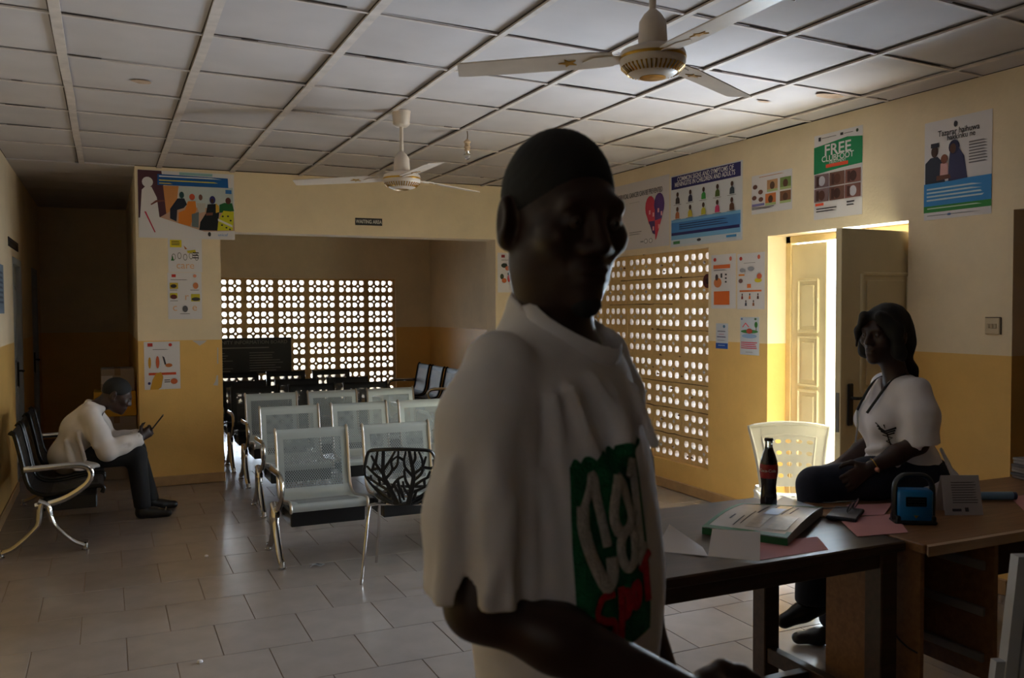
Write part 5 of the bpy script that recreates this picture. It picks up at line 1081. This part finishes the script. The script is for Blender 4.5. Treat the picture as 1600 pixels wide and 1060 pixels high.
# short hair cap and chin beard
hr = SDF(); hr.ell(TH_((0, .016, .033)), V3((.0738, .0985, .0958))*HS, .01, 'u', RH)
cut = TH_((0, -.078, .060)); cn = RH@V3((0, -.78, -.62))
hr.fun(lambda p: (p-cut)@cn, .008, 'i')
cut2 = TH_((0, .06, -.015)); cn2 = RH@V3((0, -.30, -.95)); hr.fun(lambda p: (p-cut2)@cn2, .01, 'i')
hr.fun(lambda p: .0010*noise3(p, 420, 3), .01, 'd')
sdf_obj('hair', hr, .0038, M_HAIR, pr, smooth_it=0)
bd_ = SDF(); bd_.ell(TH_((0, -.084, -.106)), V3((.022, .019, .019))*HS, .008, 'u', RH); bd_.fun(lambda p: .0012*noise3(p, 500, 5), .01, 'd')
sdf_obj('chin_beard', bd_, .0035, M_HAIR, pr, smooth_it=0)
# T-shirt
s = SDF()
s.ell((0, .018, 1.410), (.162, .078, .062), .05); s.ell((0, .004, 1.30), (.160, .098, .12), .08); s.ell((0, -.012, 1.14), (.154, .099, .17), .10); s.cap((0, -.008, 1.10), (0, -.010, .86), .148, .158, .10, fl=((0, 1, 0), .67))
s.cap((0, .028, 1.43), (0, .020, 1.490), .080, .062, .03)
def man_sleeve(x):
    q = SDF(); q.chain([(x*.140, .014, 1.425), (x*.172, .016, 1.36), (x*.190, .018, 1.25), (x*.196, .022, 1.10)], [.048, .056, .061, .065], .03, fl=((1, 0, .2), .88))
    for a_, c_, r in (((-.150, -.035, 1.40), (-.175, -.046, 1.12), .010), ((-.215, -.020, 1.34), (-.205, -.050, 1.13), .009), ((-.235, .02, 1.32), (-.250, .033, 1.12), .009), ((-.20, -.045, 1.28), (-.235, -.02, 1.17), .009), ((-.225, .0, 1.29), (-.19, -.05, 1.21), .008)): q.cap((-x*a_[0], a_[1], a_[2]), (-x*c_[0], c_[1], c_[2]), r*.4, r, .014)
    for a_, c_, r in (((-.185, -.05, 1.35), (-.195, -.058, 1.12), .009), ((-.235, .0, 1.30), (-.245, -.005, 1.12), .009)): q.cap((-x*a_[0], a_[1], a_[2]), (-x*c_[0], c_[1], c_[2]), r*.5, r, .025, 's')
    q.fun(lambda p: 1.158-p[:, 2]+.10*(p[:, 1]-.02), .004, 'i'); q.cap((x*.194, .020, 1.165), (x*.197, .024, 1.06), .046, .052, .006, 's'); return q
for x in (-1, 1): s.fun(man_sleeve(x), .014, 'u')
for a_, c_, r in (((-.13, -.055, 1.39), (-.125, -.100, 1.10), .014), ((-.105, -.068, 1.40), (-.07, -.108, 1.24), .011), ((-.06, -.075, 1.41), (-.02, -.108, 1.33), .009), ((-.145, -.045, 1.30), (-.10, -.10, 1.0), .010), ((-.13, -.07, 1.15), (-.085, -.115, .95), .015), ((-.145, .0, 1.12), (-.15, -.05, .9), .014), ((-.02, -.085, 1.39), (-.045, -.115, 1.32), .008), ((.05, -.085, 1.39), (.03, -.12, 1.32), .008), ((.0, -.125, 1.0), (.05, -.14, .88), .014)):
    s.cap(a_, c_, r*.5, r, .018)
for a_, c_, r in (((-.10, -.105, 1.3), (-.085, -.14, 1.05), .010), ((-.14, -.075, 1.33), (-.135, -.095, 1.1), .010)): s.cap(a_, c_, r*.6, r, .03, 's')
s.fun(lambda p: .0022*noise3(p*np.array([1., 1., .35]), 38, 9)*np.clip((1.43-p[:, 2])*8, 0, 1), .01, 'd')
s.ell((0, -.010, 1.52), (.064, .060, .060), .008, 's'); s.cap((0, .012, 1.44), (0, .004, 1.56), .056, .060, .01, 's'); s.ell((0, -.062, 1.478), (.050, .042, .046), .010, 's')
s.fun(lambda p: (.865-p[:, 2])+.008*np.sin(p[:, 0]*30), .006, 'i')
s.lo = np.array([-.28, -.2, .84]); s.hi = np.array([.28, .14, 1.52])
shirt = sdf_obj('t_shirt', s, .0050, M_TEE, pr)
cp = []
for k in range(25):
    a = 2*math.pi*k/24; cp.append((.064*math.sin(a), -.006-.070*math.cos(a)*(1.0 if math.cos(a) > 0 else .85), 1.476-.042*math.cos(a)))
MB().tube(cp, .009, 8, flat=(1.5, .5), caps=False, upv=(0, -.4, 1)).build('collar_rib', M_TEE, pr, True)
# patch, raycast on to the shirt front
bvh = BVHTree.FromPolygons([tuple(v.co) for v in shirt.data.vertices], [tuple(p.vertices) for p in shirt.data.polygons])
PC = Vector((-.035, 0, 0)); PDIR = Vector((.28, .96, 0)).normalized(); PSIDE = Vector((PDIR.y, -PDIR.x, 0))
def on_shirt(x, z, off):
    """x across the chest (his left positive), z height"""
    o_ = Vector((PC.x, 0, 0)) + PSIDE*x + Vector((0, 0, z)) - PDIR*.6
    hit, nr, _, _ = bvh.ray_cast(o_, PDIR)
    return (hit + nr*off) if hit is not None else (o_+PDIR*.50)
def patch_xy(px, py): return (-.066+.124*px, 1.312+.022*px-.245*py)
M_PATCH = mat('green chenille', (18, 104, 66), .95, var=.25, scale=90, bump=.8, bscale=260); M_CHW = mat('cream chenille', (196, 188, 178), .95, var=.15, scale=90, bump=.8, bscale=260); M_CHR = mat('red chenille', (190, 26, 38), .95, var=.2, scale=90, bump=.8, bscale=260)
def fringe(u): return .03*abs(math.sin(u*math.pi*6.5))
patch = MB().sheet(52, 40, lambda u, v: on_shirt(*patch_xy(u, v+(.02-fringe(u))*(1-v)**4), .0035)).build('green_patch', M_PATCH, shirt, True)
def stroke(pts, w, m, nm='patch_lettering', h=.006):
    P = smoothpath([(x, y, 0) for x, y in pts], 6) if len(pts) > 2 else [Vector((x, y, 0)) for x, y in pts]
    MB().tube([on_shirt(*patch_xy(p.x, p.y), h) for p in P], w, 8, flat=(.45, 1.0), upv=tuple(-PDIR)).build(nm, m, patch, True)
stroke([(.10, .22), (.09, .34), (.16, .50), (.30, .64), (.40, .62), (.42, .52)], .0105, M_CHW)
stroke([(.10, .24), (.20, .16), (.27, .09), (.29, .20), (.34, .36), (.37, .46)], .0065, M_CHW)
stroke([(.55+.105*math.sin(a), .28-.125*math.cos(a)) for a in [2*math.pi*k/12 for k in range(13)]], .0080, M_CHW)
stroke([(.62+.095*math.sin(a), .50-.105*math.cos(a)) for a in [2*math.pi*k/12 for k in range(13)]], .0072, M_CHW)
stroke([(.76, .18), (.82, .13), (.86, .10)], .0055, M_CHW); stroke([(.86, .10), (.84, .3), (.82, .58)], .0070, M_CHW); stroke([(.74, .61), (.82, .58), (.93, .55)], .0055, M_CHW)
stroke([(.40, .70), (.22, .69), (.13, .755), (.25, .805), (.39, .84), (.36, .915), (.20, .94), (.02, .92)], .0052, M_CHR)
stroke([(.50, .68), (.50, .82), (.48, .94)], .0060, M_CHR); stroke([(.50, .72), (.58, .72), (.58, .82), (.50, .84)], .0052, M_CHR)
stroke([(.69+.05*math.sin(a), .755-.06*math.cos(a)) for a in [2*math.pi*k/8 for k in range(9)]], .0052, M_CHR)
stroke([(.78, .65), (.88, .62), (.98, .60)], .0058, M_CHR); stroke([(.88, .62), (.89, .74), (.91, .83)], .0058, M_CHR)
# trousers and shoes
t = SDF(); t.ell((0, 0, .93), (.165, .115, .10), .05)
t.chain([(-.085, 0, .92), (-.10, -.03, .50), (-.105, .05, .10)], [.092, .070, .062], .04); t.chain([(.085, 0, .92), (.10, -.13, .52), (.10, -.16, .10)], [.092, .070, .062], .04)
t.fun(lambda p: .085-p[:, 2], .006, 'i'); sdf_obj('trousers', t, .012, M_TROU, pr)
def shoe(parent, toe, heel, z=0., m=None, h=.009, sz=1.):
    toe, heel = V3((*toe, 0)), V3((*heel, 0)); dz = V3((0, 0, 1)); s_ = SDF()
    if not isinstance(z, tuple): z = (z, z)
    a, bq_ = heel+dz*(z[1]+.045), toe+dz*(z[0]+.030)
    s_.chain([a, a*.55+bq_*.45, bq_], [.041*sz, .042*sz, .034*sz], .03, fl=((0, 0, 1), .9)); s_.cap(a, a+dz*.05, .038*sz, .042*sz, .03); d_ = (toe-heel)/np.linalg.norm(toe-heel)
    zl, zh = z; n_ = np.cross(np.cross(dz, (bq_-dz*.03)-(a-dz*.045)), (bq_-dz*.03)-(a-dz*.045)); n_ = n_/np.linalg.norm(n_); n_ = n_ if n_[2] < 0 else -n_
    s_.fun(lambda p: (p-(a-dz*.045))@n_-.0, .004, 'i')
    sdf_obj('shoe', s_, h, m or M_SHOE, parent)
shoe(pr, (-.115, -.12), (-.10, .06)); shoe(pr, (.11, -.33), (.10, -.15))
# =================================================================== man on the left bench looking at his telephone
p2 = thing('person', 'person in a white coat bent over a telephone on the left bench', 'person', (-.2, 6.98, 0), 0, 'people')
O2 = V3((-.2, 6.98, 0)); G = lambda x, y, z: V3((x, y, z))-O2
yc = 6.98
R2 = frame((.86, -.08, -.45), (.4, 0, .9)); hc2 = G(.055, yc, .885)
b = SDF(); T2 = head(b, hc2, R2, .98)
b.cap(G(-.09, yc, .80), G(.01, yc, .87), .055, .052, .03); b.ell(G(-.14, yc, .74), (.09, .15, .09), .05); b.ell(G(-.22, yc, .58), (.10, .14, .16), .05); b.ell(G(-.27, yc, .47), (.12, .15, .08), .05)
for sy, el, wr in ((-1, G(-.02, yc-.20, .52), G(.20, yc-.10, .575)), (1, G(.0, yc+.19, .53), G(.20, yc+.07, .58))):
    b.chain([G(-.12, yc+sy*.16, .77), el, wr], [.045, .038, .026], .03)
hand(b, G(.20, yc-.10, .575), (.75, .3, .45), (.1, .8, .35), (-.4, 0, .9), .95, (.5, .7, .6), .8); hand(b, G(.20, yc+.07, .58), (.8, -.35, .35), (.1, -.8, .3), (-.3, 0, .9), .95, (.6, .7, .6), .8)
sdf_obj('body', b, .0085, M_SKIN, p2); eyes(T2, R2, .98, p2, M_EYEW, M_EYED)
hr = SDF(); hr.ell(T2((0, .018, .034)), V3((.079, .102, .096))*.98, .01, 'u', R2); c2 = T2((0, -.065, .055)); n2 = R2@V3((0, -.80, -.60)); hr.fun(lambda p: (p-c2)@n2, .008, 'i'); c3 = T2((0, .06, -.02)); n3 = R2@V3((0, -.35, -.94)); hr.fun(lambda p: (p-c3)@n3, .01, 'i')
sdf_obj('hair', hr, .008, M_HAIR, p2)
c = SDF(); c.ell(G(-.13, yc, .76), (.085, .18, .085), .05); c.ell(G(-.20, yc, .63), (.125, .185, .15), .06); c.ell(G(-.25, yc, .48), (.15, .20, .12), .06); c.ell(G(-.17, yc, .42), (.17, .21, .055), .05); c.cap(G(-.30, yc, .47), G(-.27, yc, .40), .12, .13, .05, fl=((1, 0, 0), .6))
for sy, el, wr in ((-1, G(-.02, yc-.205, .515), G(.185, yc-.11, .57)), (1, G(.0, yc+.195, .53), G(.185, yc+.08, .575))):
    c.chain([G(-.12, yc+sy*.16, .775), (G(-.12, yc+sy*.16, .775)+el)/2, el], [.066, .068, .062], .04); c.chain([el, (el+wr)/2, wr], [.062, .058, .050], .04)
c.cap(G(-.135, yc-.07, .84), G(-.05, yc-.05, .80), .022, .03, .02); c.cap(G(-.135, yc+.07, .84), G(-.05, yc+.05, .80), .022, .03, .02)
for a, e_, r in ((G(-.10, yc-.22, .72), G(-.10, yc-.24, .56), .014), (G(-.20, yc-.20, .66), G(-.16, yc-.22, .47), .016), (G(-.28, yc-.17, .6), G(-.24, yc-.2, .44), .016), (G(-.05, yc-.22, .62), G(.0, yc-.24, .53), .014), (G(-.22, yc-.21, .40), G(-.08, yc-.2, .385), .014)): c.cap(a, e_, r*.6, r, .03)
for a, e_, r in ((G(-.15, yc-.235, .70), G(-.12, yc-.26, .50), .014), (G(-.25, yc-.215, .62), G(-.2, yc-.24, .45), .014), (G(.05, yc-.26, .53), G(.12, yc-.2, .55), .010)): c.cap(a, e_, r*.6, r, .025, 's')
c.fun(lambda p: .004*noise3(p, 30, 4), .01, 'd')
c.cap(G(.16, yc-.12, .57), G(.24, yc-.09, .58), .034, .04, .006, 's'); c.cap(G(.16, yc+.085, .575), G(.24, yc+.06, .585), .034, .04, .006, 's'); c.cap(G(-.06, yc, .84), G(.06, yc, .90), .058, .07, .015, 's')
c.fun(lambda p: .378-p[:, 2]+.02*np.sin(p[:, 0]*18), .01, 'i'); sdf_obj('coat', c, .0095, M_COAT, p2)
t = SDF(); t.ell(G(-.22, yc, .46), (.13, .16, .075), .05)
t.chain([G(-.16, yc-.09, .465), G(.17, yc-.12, .46), G(.205, yc-.12, .10)], [.085, .070, .058], .03); t.chain([G(-.16, yc+.09, .465), G(.17, yc+.12, .47), G(.27, yc+.14, .10)], [.085, .070, .056], .03)
t.fun(lambda p: .075-p[:, 2], .006, 'i'); sdf_obj('trousers', t, .011, M_TROU, p2)
shoe(p2, tuple(G(.37, yc-.14, 0)[:2]), tuple(G(.20, yc-.12, 0)[:2]), 0., None, .01); shoe(p2, tuple(G(.43, yc+.15, 0)[:2]), tuple(G(.27, yc+.14, 0)[:2]), 0., None, .01)
MB().tube([tuple(G(.355, yc-.185, .062)), tuple(G(.365, yc-.095, .062))], .005, 6).build('shoe_buckle', M_STEEL, p2)
ph = thing('telephone', 'black telephone held up by the person in the white coat', 'telephone', (.315, yc-.045, .675)); ph.rotation_euler = (0, math.radians(-52), math.radians(-6))
MB().cbox((-.073, -.037, -.0045), (.073, .037, .0045), .003).build('phone_body', M_BLACK, ph); MB().cbox((-.068, -.034, .0045), (.068, .034, .0052), .0003).build('screen', mat('dark screen', (10, 12, 16), .1), ph)
# =================================================================== woman sitting on the desk
p3 = thing('person', 'person in a white blouse and dark jeans sitting on the desk by the door', 'person', (2.868, 2.512, 0), 0, 'people')
f3 = np.array([-.92, .39]); p3.rotation_euler = (0, 0, math.atan2(f3[0], -f3[1]))   # x = her left
b = SDF(); R3 = rotz(math.radians(28))@np.array([[1, 0, 0], [0, math.cos(.06), -math.sin(.06)], [0, math.sin(.06), math.cos(.06)]])
hc3 = V3((.0, -.105, 1.388)); T3 = head(b, hc3, R3, .93, .94)
b.cap((0, -.05, 1.19), (0, -.085, 1.32), .047, .045, .03); b.ell((0, -.045, 1.165), (.115, .05, .045), .05); b.ell((0, -.04, 1.03), (.11, .075, .13), .05); b.ell((0, -.02, .87), (.13, .095, .08), .05)
LE3, LW3 = (.190, -.062, .985), (.170, -.235, .893)
b.chain([(.135, -.042, 1.165), (.178, -.040, 1.07), LE3], [.034, .034, .033], .03); b.chain([LE3, (.182, -.14, .944), LW3], [.036, .034, .024], .025)
hand(b, LW3, (-.02, -.82, -.57), (-.95, -.1, -.3), (-.3, -.5, .8), .92, (.3, .4, .35), .5)
RE3, RW3 = (-.20, -.03, .955), (-.13, -.22, .86)
b.chain([(-.135, -.042, 1.165), (-.175, -.038, 1.06), RE3], [.034, .034, .033], .03); b.chain([RE3, (-.17, -.12, .91), RW3], [.036, .033, .023], .025)
hand(b, RW3, (.2, -.95, -.25), (.1, -.3, -.9), (1, -.1, 0), .92, (.3, .4, .35), .5)
sdf_obj('body', b, .006, M_SKIN, p3); eyes(T3, R3, .93, p3, M_EYEW, M_EYED)
hr = SDF(); hr.ell(T3((0, .022, .036)), V3((.088, .108, .098))*.93, .02, 'u', R3); hr.ell(T3((0, .075, -.045)), V3((.085, .06, .085))*.93, .05, 'u', R3)
for x in (-1, 1): hr.chain([T3((x*.04, -.075, .085)), T3((x*.078, -.035, .02)), T3((x*.082, -.02, -.07)), T3((x*.075, .01, -.10))], [.018, .022, .022, .014], .03)
hr.chain([T3((0, .09, -.09)), T3((.03, .115, -.16)), T3((.06, .125, -.24))], [.035, .026, .012], .03)
hr.chain([T3((-.03, -.095, .075)), T3((-.07, -.082, .02)), T3((-.087, -.072, -.05))], [.012, .01, .004], .02)
hr.ell(T3((0, -.095, -.035)), V3((.056, .06, .10))*.93, .012, 's', R3); hr.fun(lambda p: .003*noise3(p*np.array([1, 1, .25]), 160, 6), .01, 'd')
sdf_obj('hair', hr, .006, M_HAIR, p3)
s = SDF(); s.ell((0, -.045, 1.175), (.165, .078, .062), .05); s.ell((0, -.055, 1.06), (.15, .115, .12), .07)
for x in (-1, 1): s.ell((x*.065, -.135, 1.045), (.062, .055, .06), .05)
s.ell((0, -.03, .90), (.155, .125, .12), .07); s.ell((0, .0, .82), (.178, .145, .085), .06); s.ell((0, -.10, .83), (.16, .10, .05), .05)
def wom_sleeve(x):
    q = SDF(); q.chain([(x*.140, -.042, 1.180), (x*.176, -.040, 1.09), (x*.190, -.048, .95)], [.050, .058, .066], .03)
    q.fun(lambda p: .985-p[:, 2]+.12*(p[:, 1]+.03), .004, 'i'); q.cap((x*.188, -.046, 1.02), (x*.191, -.050, .92), .046, .056, .006, 's'); return q
for x in (-1, 1): s.fun(wom_sleeve(x), .03, 'u')
s.lo = np.array([-.29, -.26, .74]); s.hi = np.array([.29, .19, 1.27])
for a, e_, r in (((.165, -.10, .93), (.13, -.15, .85), .014), ((.10, -.15, .96), (.0, -.17, .93), .012), ((.12, -.14, .92), (.0, -.165, .89), .012), ((.2, -.085, 1.10), (.215, -.07, .97), .012), ((.17, .04, .96), (.17, .10, .84), .014), ((.1, -.11, 1.14), (.15, -.09, 1.0), .012)): s.cap(a, e_, r*.6, r, .025)
s.cap((.185, .03, 1.0), (.18, .09, .9), .008, .012, .02, 's')
s.fun(lambda p: .003*noise3(p, 36, 8), .01, 'd')
s.cap((0, -.06, 1.20), (0, -.12, 1.33), .05, .075, .012, 's'); s.ell((0, -.14, 1.185), (.045, .05, .075), .015, 's')
s.fun(lambda p: .775-p[:, 2], .008, 'i'); bl3 = sdf_obj('blouse', s, .0065, M_BLOUSE, p3)
for sg in (1, -1):
    MB().tube(smoothpath([(sg*.052, -.045, 1.235), (sg*.062, -.115, 1.20), (sg*.055, -.165, 1.13), (sg*.045, -.192, 1.085)], 5), .0055, 8).build('neck_strap', M_BLACK, p3, True)
MB().tube(smoothpath([(-.045, -.192, 1.085), (-.01, -.205, 1.03), (-.04, -.20, .96)], 5), .004, 6).build('neck_strap', M_STEEL, p3, True)
bvh3 = BVHTree.FromPolygons([tuple(v.co) for v in bl3.data.vertices], [tuple(p.vertices) for p in bl3.data.polygons])
def on_blouse(x, z, off=.002):
    D = Vector((-.45, 1, 0)).normalized(); Sd = Vector((D.y, -D.x, 0)); o_ = Vector((.075, -.05, 0))+Sd*x+Vector((0, 0, z))-D*.5
    h_, n_, _, _ = bvh3.ray_cast(o_, D); return (h_+n_*off) if h_ is not None else o_+D*.38
M_EMB = mat('dark embroidery', (30, 28, 34), .8)
for pl, w_ in (([(-.022, 1.045), (0, 1.025), (.03, 1.04)], .0035), ([(-.018, 1.035), (0, 1.018), (.026, 1.03)], .003), ([(0, 1.05), (0, .965)], .0022), ([(-.012, 1.01), (.012, 1.0), (-.010, .985), (.008, .97)], .0018), ([(-.03, 1.055), (-.012, 1.04)], .002), ([(-.012, 1.025), (.005, 1.012), (.022, 1.02)], .003)):
    MB().tube([on_blouse(x, z) for x, z in pl], w_, 6).build('chest_emblem', M_EMB, bl3)
fd = Vector(LW3)-Vector((.182, -.14, .944)); fd.normalize(); e1 = fd.orthogonal().normalized(); e2 = fd.cross(e1); bc = Vector(LW3)-fd*.022
MB().tube([bc+e1*.029*math.cos(a)+e2*.029*math.sin(a) for a in [2*math.pi*k/20 for k in range(21)]], .0018, 6, caps=False).build('bracelet', M_GOLD, p3, True)
MB().lathe([(.009*math.sin(math.pi*k/8)+1e-5, -.009*math.cos(math.pi*k/8)) for k in range(9)], 12, (bc.x+.030, bc.y-.004, bc.z-.010)).build('bracelet_charm', mat('rose gold', (214, 150, 130), .4, .5), p3, True)
t = SDF(); t.ell((0, .01, .845), (.165, .135, .085), .05)
KL, AL = (.09, -.41, .815), (.105, -.425, .33); KR, AR = (-.21, -.23, .60), (-.41, -.15, .12)
t.chain([(.09, -.02, .845), (.095, -.2, .84), KL], [.088, .078, .066], .03); t.chain([KL, (.1, -.42, .6), AL], [.064, .062, .064], .03)
t.chain([(-.09, -.02, .84), KR], [.088, .066], .03); t.chain([KR, AR], [.064, .05], .03)
t.fun(lambda p: .768-p[:, 2]-1.0*(p[:, 1] < -.13), .006, 'i'); t.fun(lambda p: np.where(p[:, 0] > -.02, .365-p[:, 2], -1.), .006, 'i'); sdf_obj('jeans', t, .008, M_JEANS, p3)
shoe(p3, (.115, -.535), (.105, -.40), (.268, .312), None, .007, .9); shoe(p3, (-.415, -.29), (-.41, -.13), 0., None, .007, .9)
# soft black pouch on the table
q = SDF(); q.ell((0, 0, .018), (.14, .10, .020), .02); q.ell((-.05, .03, .03), (.07, .05, .016), .02); q.ell((.06, -.02, .026), (.06, .06, .016), .02); q.cap((-.12, -.02, .012), (.10, -.07, .012), .012, .014, .02)
q.fun(lambda p: .004*noise3(p, 60, 11), .01, 'd'); q.fun(lambda p: .0005-p[:, 2], .003, 'i'); sdf_obj('pouch_body', q, .006, bgm, pb)
MB().tube(smoothpath([(-.09, .03, .046), (-.02, .07, .045), (.05, .05, .042), (.09, .0, .036)], 5), .006, 6, flat=(.5, 1.6)).build('strap', bgm, pb, True)
